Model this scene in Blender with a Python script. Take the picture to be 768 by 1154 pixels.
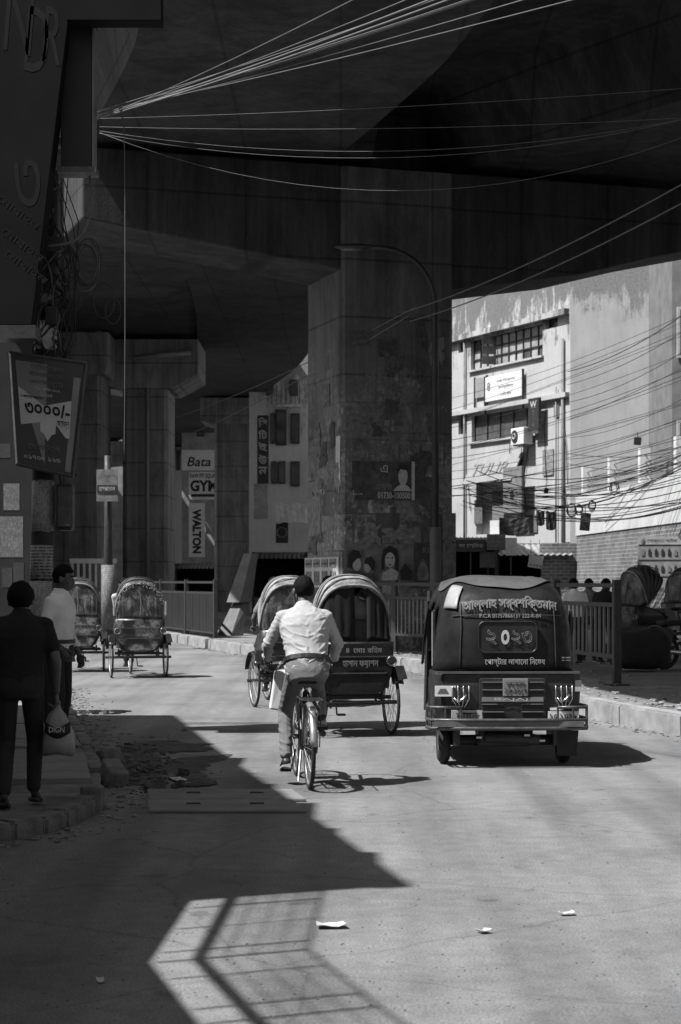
import bpy, bmesh, math, random
from mathutils import Vector, Matrix, noise
random.seed(7)
PI = math.pi
V = Vector
for o in list(bpy.data.objects):
    bpy.data.objects.remove(o)
sc = bpy.context.scene
COL = sc.collection

# ------------------------------------------------------------------ camera
F, HZ, H = 2100.0, 655.0, 1.7          # focal length and horizon (px of a 768 wide picture), eye height
cd = bpy.data.cameras.new('camera')
cam = bpy.data.objects.new('camera', cd); COL.objects.link(cam)
cam.location = (0, 0, H); cam.rotation_euler = (PI/2, 0, 0)
cd.sensor_fit = 'HORIZONTAL'; cd.sensor_width = 24.0
cd.lens = F/768*24.0; cd.shift_y = (HZ-577)/768
cd.clip_start = 0.1; cd.clip_end = 2000
cd.dof.use_dof = True; cd.dof.focus_distance = 17.0; cd.dof.aperture_fstop = 5.6
sc.camera = cam

# ------------------------------------------------------------------ sky, sun, exposure
EL, AZ = math.radians(57), math.radians(24)      # sun height; shadows fall to the right and a little away
SHX, SHY = math.cos(AZ)/math.tan(EL), math.sin(AZ)/math.tan(EL)
w = bpy.data.worlds.new('World'); sc.world = w; w.use_nodes = True
nt = w.node_tree; nt.nodes.clear()
sky = nt.nodes.new('ShaderNodeTexSky'); sky.sky_type = 'NISHITA'; sky.sun_disc = False
sky.sun_elevation = EL; sky.sun_rotation = math.radians(270)-AZ
sky.air_density = 1.3; sky.dust_density = 2.5
bw = nt.nodes.new('ShaderNodeRGBToBW')           # black and white photograph
bg = nt.nodes.new('ShaderNodeBackground'); bg.inputs['Strength'].default_value = 0.075
wo = nt.nodes.new('ShaderNodeOutputWorld')
nt.links.new(sky.outputs[0], bw.inputs[0]); nt.links.new(bw.outputs[0], bg.inputs[0]); nt.links.new(bg.outputs[0], wo.inputs[0])
sd = bpy.data.lights.new('sun', 'SUN'); sd.energy = 5.0; sd.angle = math.radians(0.55)
sun = bpy.data.objects.new('sun', sd); COL.objects.link(sun)
ldir = V((math.cos(EL)*math.cos(AZ), math.cos(EL)*math.sin(AZ), -math.sin(EL)))
sun.rotation_euler = ldir.to_track_quat('-Z', 'Y').to_euler()
sun.location = (-20, -10, 40)
vs = sc.view_settings
vs.view_transform = 'Standard'; vs.look = 'None'; vs.gamma = 1.0; vs.use_curve_mapping = False
vs.exposure = 0.75
sc.render.engine = 'CYCLES'
sc.cycles.use_denoising = True
sc.cycles.max_bounces = 6; sc.cycles.diffuse_bounces = 3; sc.cycles.glossy_bounces = 3
sc.cycles.transparent_max_bounces = 8; sc.cycles.caustics_reflective = False; sc.cycles.caustics_refractive = False

def P(px, py, D):
    return V(((px-384)/F*D, D, H+(HZ-py)/F*D))
def G(px, py, z=0.0):
    D = (H-z)*F/(py-HZ)
    return V(((px-384)/F*D, D, z))

# ------------------------------------------------------------------ materials (all greys)
MATS = {}
class NT:
    def __init__(s, name):
        s.m = bpy.data.materials.new(name); s.m.use_nodes = True
        s.t = s.m.node_tree; s.b = s.t.nodes['Principled BSDF']
        s.tc = s.t.nodes.new('ShaderNodeTexCoord')
    def n(s, typ, **kw):
        nd = s.t.nodes.new(typ)
        for k, v in kw.items():
            if k in nd.inputs: nd.inputs[k].default_value = v
            else: setattr(nd, k, v)
        return nd
    def l(s, a, b): s.t.links.new(a, b)
    def coord(s, scale=(1, 1, 1), src='Object'):
        mp = s.n('ShaderNodeMapping'); mp.inputs['Scale'].default_value = scale
        s.l(s.tc.outputs[src], mp.inputs[0]); return mp.outputs[0]
    def noise(s, scale, detail=4, rough=.55, sc3=(1, 1, 1), dist=0):
        nd = s.n('ShaderNodeTexNoise'); nd.inputs['Scale'].default_value = scale
        nd.inputs['Detail'].default_value = detail; nd.inputs['Roughness'].default_value = rough
        nd.inputs['Distortion'].default_value = dist
        s.l(s.coord(sc3), nd.inputs['Vector']); return nd.outputs['Fac']
    def ramp(s, fac, pts):
        r = s.n('ShaderNodeValToRGB'); el = r.color_ramp.elements
        while len(el) < len(pts): el.new(.5)
        for e, (p, g) in zip(el, pts):
            e.position = p; e.color = (g, g, g, 1)
        s.l(fac, r.inputs[0]); return r.outputs[0]
    def math(s, op, a, b):
        nd = s.n('ShaderNodeMath', operation=op)
        for i, x in enumerate((a, b)):
            if isinstance(x, (int, float)): nd.inputs[i].default_value = x
            else: s.l(x, nd.inputs[i])
        return nd.outputs[0]
    def mix(s, fac, a, b):
        nd = s.n('ShaderNodeMix', data_type='FLOAT')
        for i, x in zip((0, 2, 3), (fac, a, b)):
            if isinstance(x, (int, float)): nd.inputs[i].default_value = x
            else: s.l(x, nd.inputs[i])
        return nd.outputs[0]
    def bump(s, h, strength=.3, dist=.02):
        b = s.n('ShaderNodeBump'); b.inputs['Strength'].default_value = strength; b.inputs['Distance'].default_value = dist
        s.l(h, b.inputs['Height']); s.l(b.outputs[0], s.b.inputs['Normal'])
    def color(s, x): s.l(x, s.b.inputs['Base Color'])

def M(name, g=.3, rough=.7, var=.2, scale=6, sc3=(1, 1, 1), bump=0, bscale=40, metal=0, spec=.4, bdist=.01, detail=5):
    if name in MATS: return MATS[name]
    t = NT(name)
    f = t.noise(scale, detail, .6, sc3)
    t.color(t.ramp(f, [(.3, g*(1-var)), (.7, min(1, g*(1+var)))]))
    t.b.inputs['Roughness'].default_value = rough; t.b.inputs['Metallic'].default_value = metal
    t.b.inputs['Specular IOR Level'].default_value = spec
    if rough < .6:
        t.l(t.ramp(t.noise(scale*2.3, 4), [(.3, max(.05, rough-.1)), (.75, rough+.2)]), t.b.inputs['Roughness'])
    if bump: t.bump(t.noise(bscale, 3, .6, sc3), bump, bdist)
    MATS[name] = t.m
    return t.m

def mat_asphalt():
    t = NT('asphalt')
    fine = t.noise(75, 4, .75)
    mid = t.noise(7, 6, .65)
    big = t.noise(.55, 5, .6)
    tracks = t.noise(1.1, 3, .5, (1.6, .09, 1))
    a = t.ramp(fine, [(.34, .085), (.46, .17), (.54, .20), (.68, .29)])
    m1 = t.ramp(mid, [(.3, .82), (.7, 1.12)])
    m2 = t.ramp(big, [(.32, .74), (.5, 1.0), (.7, 1.14)])
    m3 = t.ramp(tracks, [(.36, .74), (.58, 1.05)])
    c = t.math('MULTIPLY', t.math('MULTIPLY', a, m1), t.math('MULTIPLY', m2, m3))
    # scattered dark oil spots and pale grit
    spots = t.ramp(t.noise(3.2, 2, .5), [(.66, 1.0), (.74, .66)])
    vor = t.n('ShaderNodeTexVoronoi'); vor.inputs['Scale'].default_value = 9
    t.l(t.coord(), vor.inputs['Vector'])
    grit = t.ramp(vor.outputs['Distance'], [(.02, .6), (.045, 1.0)])
    # hairline cracks
    ed = t.n('ShaderNodeTexVoronoi', feature='DISTANCE_TO_EDGE'); ed.inputs['Scale'].default_value = .42
    wob = t.n('ShaderNodeMixRGB'); wob.inputs[0].default_value = .12
    nz = t.n('ShaderNodeTexNoise'); nz.inputs['Scale'].default_value = 2.2; t.l(t.coord(), nz.inputs['Vector'])
    t.l(t.coord(), wob.inputs[1]); t.l(nz.outputs['Color'], wob.inputs[2]); t.l(wob.outputs[0], ed.inputs['Vector'])
    crack = t.ramp(ed.outputs['Distance'], [(.0, .72), (.0045, 1.0)])
    c = t.math('MULTIPLY', t.math('MULTIPLY', c, crack), t.math('MULTIPLY', spots, grit))
    t.color(c)
    t.b.inputs['Roughness'].default_value = .85; t.b.inputs['Specular IOR Level'].default_value = .25
    t.bump(t.math('ADD', fine, t.math('MULTIPLY', mid, .4)), .6, .012)
    return t.m
def mat_concrete(name, g=.15, poster=0):
    t = NT(name)
    st = t.noise(1.3, 6, .7, (2.2, 2.2, .07))
    st2 = t.noise(5.0, 5, .65, (2.4, 2.4, .05))
    big = t.noise(.35, 5, .6)
    f = t.noise(18, 4, .7)
    c = t.math('MULTIPLY', t.ramp(st, [(.3, g*.62), (.7, g*1.2)]), t.ramp(big, [(.3, .78), (.7, 1.18)]))
    c = t.math('MULTIPLY', c, t.ramp(st2, [(.32, .84), (.6, 1.06)]))
    c = t.math('MULTIPLY', c, t.ramp(t.noise(.9, 7, .75, (1, 1, .35), .5), [(.38, .62), (.55, 1.08)]))
    c = t.math('MULTIPLY', c, t.ramp(f, [(.3, .9), (.7, 1.1)]))
    # board-marked joints every 1.2 m
    wv = t.n('ShaderNodeTexWave', wave_type='BANDS', bands_direction='Z'); wv.inputs['Scale'].default_value = .26
    wv.inputs['Distortion'].default_value = .05
    t.l(t.coord(), wv.inputs['Vector'])
    wv2 = t.n('ShaderNodeTexWave', wave_type='BANDS', bands_direction='X'); wv2.inputs['Scale'].default_value = .16
    wv2.inputs['Distortion'].default_value = .05; t.l(t.coord(), wv2.inputs['Vector'])
    jt = t.math('MULTIPLY', t.ramp(wv.outputs['Fac'], [(.0, .55), (.008, 1.0)]), t.ramp(wv2.outputs['Fac'], [(.0, .6), (.004, 1.0)]))
    c = t.math('MULTIPLY', c, jt)
    h = f
    if poster:
        sep = t.n('ShaderNodeSeparateXYZ'); t.l(t.tc.outputs['Object'], sep.inputs[0])
        zz = t.math('ADD', sep.outputs[2], t.math('MULTIPLY', t.math('SUBTRACT', t.noise(.9, 4), .5), 5.0))
        low = t.ramp(t.math('DIVIDE', zz, 10.0), [(.30, 1.0), (.44, .75), (.60, .25), (.68, .0)])
        # rectangles of old bills, torn by noise
        br = t.n('ShaderNodeTexBrick', offset=.37); br.inputs['Scale'].default_value = 1.0
        br.inputs['Color1'].default_value = (0, 0, 0, 1); br.inputs['Color2'].default_value = (1, 1, 1, 1); br.inputs['Mortar'].default_value = (.1, .1, .1, 1)
        br.inputs['Brick Width'].default_value = .62; br.inputs['Row Height'].default_value = .78; br.inputs['Mortar Size'].default_value = .02
        cm = t.n('ShaderNodeCombineXYZ'); t.l(t.math('ADD', sep.outputs[0], t.math('MULTIPLY', sep.outputs[1], .85)), cm.inputs[0]); t.l(sep.outputs[2], cm.inputs[1]); t.l(cm.outputs[0], br.inputs['Vector'])
        n1 = t.math('ADD', t.noise(1.7, 8, .78, (1, 1, 1.0), .2), t.math('MULTIPLY', br.outputs['Color'], .16))
        scr = t.ramp(n1, [(.55, 0.0), (.57, 1.0)])
        n2 = t.noise(4.5, 6, .7, (1.2, 1.2, .8), .6)
        scr2 = t.ramp(t.math('ADD', n2, t.math('MULTIPLY', br.outputs['Color'], .08)), [(.63, 0.0), (.65, 1.0)])
        k1 = t.math('MULTIPLY', scr, low)
        k2 = t.math('MULTIPLY', scr2, low)
        c = t.mix(k1, c, t.math('MULTIPLY', t.ramp(t.noise(9, 5), [(.3, .5), (.7, 1.2)]), g*poster))
        c = t.mix(t.math('MULTIPLY', k2, .8), c, t.math('MULTIPLY', t.ramp(t.noise(14, 4), [(.35, .6), (.7, 1.25)]), g*poster*1.9))
        h = t.math('ADD', f, t.math('ADD', k1, k2))
    t.color(c)
    t.b.inputs['Roughness'].default_value = .88; t.b.inputs['Specular IOR Level'].default_value = .2
    t.bump(h, .4, .02)
    return t.m
def mat_plaster(name, g, stain, top, depth=2.5, amt=0.0):
    """painted plaster; damp stains spread down from height `top`"""
    t = NT(name)
    sep = t.n('ShaderNodeSeparateXYZ'); t.l(t.tc.outputs['Object'], sep.inputs[0])
    dz = t.math('DIVIDE', t.math('SUBTRACT', top, sep.outputs[2]), depth)      # 0 at the top
    n1 = t.noise(1.1, 8, .75, (1, 1, .55), .4)
    n2 = t.noise(3.2, 6, .7, (1.5, 1.5, .16))
    k = t.math('SUBTRACT', t.math('ADD', t.math('MULTIPLY', n1, .9), t.math('MULTIPLY', n2, .55)), t.math('MULTIPLY', dz, .32))
    s = t.ramp(t.math('ADD', k, amt), [(.56, 0.0), (.66, 1.0)])
    base = t.math('MULTIPLY', t.ramp(t.noise(.8, 6, .65), [(.3, g*.86), (.7, g*1.06)]), t.ramp(t.noise(2.4, 5, .65, (1.5, 1.5, .2)), [(.3, .9), (.6, 1.03)]))
    t.color(t.mix(t.math('MULTIPLY', s, .8), base, t.ramp(t.noise(12, 4), [(.3, stain*.6), (.7, stain*1.3)])))
    t.b.inputs['Roughness'].default_value = .9; t.b.inputs['Specular IOR Level'].default_value = .2
    t.bump(t.math('ADD', t.noise(16, 4), t.math('MULTIPLY', s, -.5)), .3, .02)
    return t.m
def mat_brick(name, g=.22):
    t = NT(name)
    br = t.n('ShaderNodeTexBrick'); br.inputs['Scale'].default_value = 1.0
    br.inputs['Color1'].default_value = (g, g, g, 1); br.inputs['Color2'].default_value = (g*.6, g*.6, g*.6, 1)
    br.inputs['Mortar'].default_value = (g*1.7, g*1.7, g*1.7, 1)
    br.inputs['Brick Width'].default_value = .30; br.inputs['Row Height'].default_value = .115; br.inputs['Mortar Size'].default_value = .014
    sep = t.n('ShaderNodeSeparateXYZ'); t.l(t.tc.outputs['Object'], sep.inputs[0])
    cmb = t.n('ShaderNodeCombineXYZ'); t.l(sep.outputs[0], cmb.inputs[0]); t.l(sep.outputs[2], cmb.inputs[1])
    t.l(cmb.outputs[0], br.inputs['Vector'])
    t.color(t.math('MULTIPLY', br.outputs['Color'], t.ramp(t.noise(1.2, 6, .7), [(.3, .6), (.7, 1.25)])))
    t.b.inputs['Roughness'].default_value = .9
    t.bump(br.outputs['Fac'], -.5, .02)
    return t.m
def mat_print(name, paper=.35, ink=.08, scale=9, cover=.5, rough=.8):
    """printed matter too small to read: rows of ink on paper"""
    t = NT(name)
    rows = t.n('ShaderNodeTexWave', wave_type='BANDS', bands_direction='Z'); rows.inputs['Scale'].default_value = scale
    t.l(t.coord(), rows.inputs['Vector'])
    n = t.noise(scale*4, 3, .6, (1, 1, .35))
    k = t.math('MULTIPLY', t.ramp(rows.outputs['Fac'], [(.45, 0), (.55, 1)]), t.ramp(n, [(cover-.06, 1), (cover+.04, 0)]))
    wear = t.ramp(t.noise(3, 6, .7), [(.3, .7), (.7, 1.1)])
    t.color(t.math('MULTIPLY', t.mix(k, paper, ink), wear))
    t.b.inputs['Roughness'].default_value = rough
    return t.m
def mat_puddle():
    t = NT('puddle water')
    t.color(t.ramp(t.noise(3, 4), [(.3, .012), (.7, .03)]))
    t.b.inputs['Roughness'].default_value = .06; t.b.inputs['Specular IOR Level'].default_value = .6
    t.bump(t.noise(14, 2), .05, .01)
    return t.m
def mat_deco(name, g=.03, hi=.30, scale=26):
    """painted rickshaw panel: pale ornaments on dark tin"""
    t = NT(name)
    v = t.n('ShaderNodeTexVoronoi'); v.inputs['Scale'].default_value = scale
    t.l(t.coord(), v.inputs['Vector'])
    rings = t.ramp(v.outputs['Distance'], [(.12, 1), (.2, 0), (.34, 0), (.40, .8)])
    pick = t.ramp(t.noise(4, 3), [(.45, 0), (.6, 1)])
    t.color(t.mix(t.math('MULTIPLY', rings, pick), g, hi))
    t.b.inputs['Roughness'].default_value = .35
    return t.m
def mat_glass(name, g=.05):
    t = NT(name)
    t.color(t.ramp(t.noise(1.5, 5, .6), [(.3, g*.6), (.7, g*1.6)]))
    t.b.inputs['Roughness'].default_value = .22; t.b.inputs['Specular IOR Level'].default_value = .6
    return t.m

# ------------------------------------------------------------------ mesh helpers
class MB:
    def __init__(s): s.v = []; s.f = []
    def add(s, vs, fs):
        o = len(s.v); s.v += [tuple(v) for v in vs]; s.f += [tuple(i+o for i in f) for f in fs]; return s
    def box(s, c, d, R=None):
        c = V(c); h = V(d)/2; pts = []
        for x, y, z in ((-1,-1,-1),(1,-1,-1),(1,1,-1),(-1,1,-1),(-1,-1,1),(1,-1,1),(1,1,1),(-1,1,1)):
            p = V((x*h.x, y*h.y, z*h.z))
            if R is not None: p = R @ p
            pts.append(c+p)
        return s.add(pts, ((0,3,2,1),(4,5,6,7),(0,1,5,4),(1,2,6,5),(2,3,7,6),(3,0,4,7)))
    def hexa(s, b, t):
        """bottom ring b and top ring t (counter-clockwise from above)"""
        n = len(b)
        return s.add(list(b)+list(t), [tuple(range(n-1, -1, -1)), tuple(range(n, 2*n))] + [(i, (i+1) % n, n+(i+1) % n, n+i) for i in range(n)])
    def loft(s, rings, closed=True, caps=True):
        n = len(rings[0]); vs = [p for r in rings for p in r]; fs = []
        for k in range(len(rings)-1):
            for i in range(n if closed else n-1):
                j = (i+1) % n
                fs.append((k*n+i, k*n+j, (k+1)*n+j, (k+1)*n+i))
        if caps and closed:
            fs.append(tuple(range(n-1, -1, -1))); fs.append(tuple((len(rings)-1)*n+i for i in range(n)))
        return s.add(vs, fs)
    def tube(s, pts, r, n=8, closed=False, caps=True):
        pts = [V(p) for p in pts]; m = len(pts)
        rad = r if isinstance(r, (list, tuple)) else [r]*m
        rings = []; prev = None
        for i in range(m):
            if closed: d = pts[(i+1) % m]-pts[i-1]
            else: d = pts[min(i+1, m-1)]-pts[max(i-1, 0)]
            d.normalize()
            if prev is None:
                a = V((0, 0, 1)) if abs(d.z) < .9 else V((1, 0, 0))
                u = d.cross(a).normalized()
            else:
                u = (prev-d*prev.dot(d)).normalized()
            prev = u; w_ = d.cross(u)
            rings.append([pts[i]+(u*math.cos(2*PI*k/n)+w_*math.sin(2*PI*k/n))*rad[i] for k in range(n)])
        if closed:
            rings.append(rings[0]); return s.loft(rings, True, False)
        return s.loft(rings, True, caps)
    def torus(s, c, R, r, axis='x', n=36, k=8, sq=1.0):
        c = V(c); vs = []; fs = []
        for i in range(n):
            a = 2*PI*i/n
            for j in range(k):
                b = 2*PI*j/k
                rr = R+r*math.cos(b); h = r*math.sin(b)*sq
                vs.append(c+(V((h, rr*math.cos(a), rr*math.sin(a))) if axis == 'x' else V((rr*math.cos(a), rr*math.sin(a), h)) if axis == 'z' else V((rr*math.cos(a), h, rr*math.sin(a)))))
        for i in range(n):
            for j in range(k):
                fs.append((i*k+j, ((i+1) % n)*k+j, ((i+1) % n)*k+(j+1) % k, i*k+(j+1) % k))
        return s.add(vs, fs)
    def cyl(s, a, b, r, n=12): return s.tube([a, b], r, n)
    def ell(s, c, r, n=12, m=8, R=None):
        rings = []
        for i in range(1, m):
            ph = PI*i/m
            ring = []
            for k in range(n):
                p = V((r[0]*math.sin(ph)*math.cos(2*PI*k/n), r[1]*math.sin(ph)*math.sin(2*PI*k/n), -r[2]*math.cos(ph)))
                ring.append(V(c)+(R @ p if R is not None else p))
            rings.append(ring)
        return s.loft(rings)
    def limb(s, a, b, r0, r1, n=10):
        a = V(a); b = V(b); d = (b-a); L = d.length; d.normalize()
        pts = []; rad = []
        for t in (-.95, -.7, -.3): pts.append(a+d*t*r0); rad.append(r0*math.sqrt(1-t*t))
        for t in (0, .33, .66, 1): pts.append(a+d*L*t); rad.append(r0+(r1-r0)*t)
        for t in (.3, .7, .95): pts.append(b+d*t*r1); rad.append(r1*math.sqrt(1-t*t))
        return s.tube(pts, rad, n)
    def poly(s, pts, th, nrm):
        """flat polygon pts, thickness th along nrm"""
        nrm = V(nrm).normalized(); n = len(pts)
        a = [V(p) for p in pts]; b = [p+nrm*th for p in a]
        return s.add(a+b, [tuple(range(n-1, -1, -1)), tuple(range(n, 2*n))]+[(i, (i+1) % n, n+(i+1) % n, n+i) for i in range(n)])
    def mesh(s, name):
        me = bpy.data.meshes.new(name); me.from_pydata(s.v, [], s.f); me.update()
        bm = bmesh.new(); bm.from_mesh(me); bmesh.ops.recalc_face_normals(bm, faces=bm.faces); bm.to_mesh(me); bm.free()
        return me
    def build(s, name, mat, parent=None, smooth=False, bevel=0, kind=None, label=None):
        return obj(name, s.mesh(name), mat, parent, smooth, bevel, kind, label)

def obj(name, me, mat=None, parent=None, smooth=False, bevel=0, kind=None, label=None):
    o = bpy.data.objects.new(name, me); COL.objects.link(o)
    if mat is not None: me.materials.append(mat)
    if parent is not None: o.parent = parent
    if smooth: me.polygons.foreach_set('use_smooth', [True]*len(me.polygons))
    if bevel:
        b = o.modifiers.new('bevel', 'BEVEL'); b.width = bevel; b.segments = 2; b.limit_method = 'ANGLE'; b.angle_limit = .6
    if kind: o['kind'] = kind
    if label: o['label'] = label
    return o
def tag(o, label, cat, group=None):
    o['label'] = label; o['category'] = cat
    if group: o['group'] = group
    return o
def thing(name, label, cat, loc=(0, 0, 0), rz=0, group=None):
    o = bpy.data.objects.new(name, None); COL.objects.link(o)
    o.location = loc; o.rotation_euler = (0, 0, rz); o.empty_display_size = .2
    return tag(o, label, cat, group)
def struct(o):
    o['kind'] = 'structure'; return o
def kids(o): return [c for c in bpy.data.objects if c.parent == o]
def copy_tree(o, parent=None):
    c = o.copy(); COL.objects.link(c); c.parent = parent
    for ch in kids(o): copy_tree(ch, c)
    return c
def piece(parent, name, mesh, M4, mat=None):
    o = bpy.data.objects.new(name, mesh); COL.objects.link(o); o.parent = parent; o.matrix_local = M4
    if mat is not None and not mesh.materials: mesh.materials.append(mat)
    return o
def frame(o, right, up):
    """4x4 with x = right, z = up, y = into the surface (away from the viewer)"""
    r = V(right).normalized(); u = V(up).normalized(); y = u.cross(r).normalized()
    return Matrix(((r.x, y.x, u.x, o[0]), (r.y, y.y, u.y, o[1]), (r.z, y.z, u.z, o[2]), (0, 0, 0, 1)))
def text(body, parent, mat, c, right, up, w=None, h=None, outline=0, off=.004, th=.003, warp=None, name='lettering', bold=0, res=3):
    """flat lettering centred on c, right/up = reading directions; fitted to width w and / or height h"""
    cu = bpy.data.curves.new('lettering', 'FONT'); cu.body = body; cu.resolution_u = res; cu.size = 1
    if outline:
        cu.fill_mode = 'NONE'; cu.bevel_depth = outline; cu.bevel_resolution = 0
    else:
        cu.extrude = .01; cu.offset = bold
    to = bpy.data.objects.new('lettering', cu); COL.objects.link(to)
    dg = bpy.context.evaluated_depsgraph_get(); dg.update()
    me = bpy.data.meshes.new_from_object(to.evaluated_get(dg))
    bpy.data.objects.remove(to); bpy.data.curves.remove(cu)
    xs = [v.co.x for v in me.vertices]; ys = [v.co.y for v in me.vertices]
    x0, x1, y0, y1 = min(xs), max(xs), min(ys), max(ys)
    sx = (w/(x1-x0)) if w else None; sy = (h/(y1-y0)) if h else None
    sx = sx or sy; sy = sy or sx
    r = V(right).normalized(); u = V(up).normalized(); n = r.cross(u)
    for v in me.vertices:
        x = (v.co.x-(x0+x1)/2)*sx; y = (v.co.y-(y0+y1)/2)*sy; z = off+(th if v.co.z > 0 else 0)
        if warp: x, y, z = warp(x, y, z)
        v.co = V(c)+r*x+u*y+n*z
    me.materials.clear()
    return obj(name, me, mat, parent)
# ================================================================== THE SETTING
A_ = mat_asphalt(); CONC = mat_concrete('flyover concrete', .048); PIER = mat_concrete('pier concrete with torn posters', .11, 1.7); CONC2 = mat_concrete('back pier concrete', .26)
DIRT = M('dusty pavement', .16, .95, .35, 3, bump=.6, bscale=14, bdist=.03)
SLABM = M('pavement slab concrete', .19, .9, .25, 2.5, bump=.3, bscale=30)
KERB = M('kerb concrete', .25, .9, .28, 4, bump=.4, bscale=22)
STEEL = M('dull painted steel', .07, .55, .3, 9); DARK = M('dark metal', .03, .5, .3, 9)
BLK = M('black rubber', .02, .8, .3, 12); CHROME = M('worn chrome', .5, .3, .2, 20, metal=1)
ALU = M('bare aluminium', .45, .4, .2, 10, metal=.8)
WHITE = M('white paint', .62, .7, .1, 5); PALE = M('pale paint', .38, .75, .15, 5); MID = M('grey paint', .17, .7, .2, 5)
INK = M('black ink', .02, .8, .1, 5); CABLE = M('black cable', .025, .6, .2, 5); WIRE = M('pale wire', .12, .5, .2, 5)
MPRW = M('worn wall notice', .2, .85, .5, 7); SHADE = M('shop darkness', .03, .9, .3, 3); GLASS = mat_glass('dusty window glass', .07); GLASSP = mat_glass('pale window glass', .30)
PAPER = M('paper', .45, .85, .15, 7); NEWS = mat_print('printed bill', .30, .06, 9, .55); NEWS2 = mat_print('printed notice', .38, .1, 14, .5)
NEWSK = mat_print('grimy bill', .035, .015, 7, .5)
NEWSD = mat_print('dark printed bill', .10, .25, 7, .45)

def spline(pts, n=8):
    pts = [V(p) for p in pts]; out = []
    for i in range(len(pts)-1):
        p0, p1, p2, p3 = pts[max(i-1, 0)], pts[i], pts[i+1], pts[min(i+2, len(pts)-1)]
        for k in range(n):
            t = k/n
            out.append(.5*((2*p1)+(p2-p0)*t+(2*p0-5*p1+4*p2-p3)*t*t+(3*p1-p0-3*p2+p3)*t**3))
    out.append(pts[-1]); return out
def resample(pts, step):
    out = [pts[0].copy()]; acc = 0
    for a, b in zip(pts, pts[1:]):
        L = (b-a).length; t = 0
        while acc+(L-t) >= step:
            t += step-acc; acc = 0; out.append(a+(b-a)*(t/L))
        acc += L-t
    return out

# ground and road
g = MB(); g.add([(-900, -60, -.35), (900, -60, -.35), (900, 1500, -.35), (-900, 1500, -.35)], [(0, 1, 2, 3)])
struct(g.build('ground', DIRT))
g = MB(); n = 60
g.add([(-45+90*i/n, -30+190*j/n, .0) for j in range(n+1) for i in range(n+1)],
      [(j*(n+1)+i, j*(n+1)+i+1, (j+1)*(n+1)+i+1, (j+1)*(n+1)+i) for j in range(n) for i in range(n)])
road = struct(g.build('road', A_))

# right pavement with its kerb stones
def kerb_line(name_parent, pts, step, wdt, hgt, mat, side, jit=.012, sink=.03):
    line = resample(pts, step)
    me = MB().box((0, 0, 0), (wdt, step-.006, hgt)).mesh('kerb_stone'); me.materials.append(mat)
    bm = bmesh.new(); bm.from_mesh(me); bmesh.ops.bevel(bm, geom=bm.edges[:], offset=.022, segments=2, affect='EDGES'); bm.to_mesh(me); bm.free()
    for a, b in zip(line, line[1:]):
        d = (b-a).normalized(); nrm = V((d.y, -d.x, 0))*side
        c = (a+b)/2+nrm*(wdt/2)
        ang = math.atan2(-d.x, d.y)
        Mx = Matrix.Translation((c.x+random.uniform(-1, 1)*jit, c.y, hgt/2-sink+random.uniform(-1, 1)*jit*.6)) @ Matrix.Rotation(ang+random.uniform(-.02, .02), 4, 'Z') @ Matrix.Rotation(random.uniform(-.03, .03), 4, 'Y')
        o = piece(name_parent, 'kerb_stone', me, Mx)
        o.scale = (1, random.uniform(.97, 1.0), 1)
KR = spline([(7.2, 5, 0), (5.6, 12, 0), (3.73, 20.4, 0), (3.22, 22.4, 0), (2.25, 28.5, 0), (1.1, 35.7, 0), (-2.1, 42.5, 0), (-5, 53.3, 0), (-9, 68, 0), (-16, 95, 0)], 10)
m = MB()
rows = []
for p in KR:
    rows.append([(p.x+.16+k*1.6, p.y+k*.25, .22+.02*noise.noise((p.x*2+k, p.y*2, 0))) for k in range(9)])
m.loft(rows, closed=False, caps=False)
pav_r = struct(m.build('pavement_right', DIRT, smooth=True))
kerb_line(pav_r, [p for p in KR if 8 < p.y < 66], 1.7, .2, .27, KERB, 1, .006)
# left pavement: a raised bed, slabs laid on it, kerb stones
KL = spline([(-6.5, 11.6, 0), (-3.4, 11.75, 0), (-2.25, 12.1, 0), (-1.83, 13.2, 0), (-1.9, 15.1, 0), (-2.6, 19.2, 0), (-3.75, 25.5, 0), (-5.2, 34, 0), (-7.2, 45, 0), (-10.5, 62, 0), (-17, 95, 0)], 10)
m = MB(); rows = []
for p in KL:
    q = V((min(p.x-3.2, -4.8), p.y+.3, 0))
    rows.append([(p.x+(q.x-p.x)*t-.05, p.y+(max(q.y, 12.0)-p.y)*t+.05, .085+.02*noise.noise((p.x*3+t*4, p.y*2, 1))) for t in (0, .12, .25, .4, .6, .8, 1)])
m.loft(rows, closed=False, caps=False)
pav_l = struct(m.build('pavement_left', DIRT, smooth=True))
KERBL = M('dirty kerb concrete', .15, .95, .5, 5, bump=.9, bscale=9, bdist=.05)
kerb_line(pav_l, [p for p in KL if p.x > -6 and p.y < 14.3], .34, .17, .17, KERBL, -1, .012, .05)
kerb_line(pav_l, [p for p in KL if 15.6 < p.y < 60], .8, .15, .17, KERBL, -1, .02, .05)
slab = MB().box((0, 0, 0), (.98, .98, .07)).mesh('paving_slab'); slab.materials.append(SLABM)
line = resample([p for p in KL if 14.6 < p.y < 38], 1.0)
for a, b in zip(line, line[1:]):
    d = (b-a).normalized(); ang = math.atan2(-d.x, d.y)
    for k in range(2 if a.y > 17 else 1):
        c = (a+b)/2+V((-d.y, d.x, 0))*(.62+k*1.0)
        piece(pav_l, 'paving_slab', slab, Matrix.Translation((c.x, c.y, .088+random.uniform(-.012, .016))) @ Matrix.Rotation(ang+random.uniform(-.02, .02), 4, 'Z') @ Matrix.Rotation(random.uniform(-.015, .015), 4, 'X'))
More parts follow.
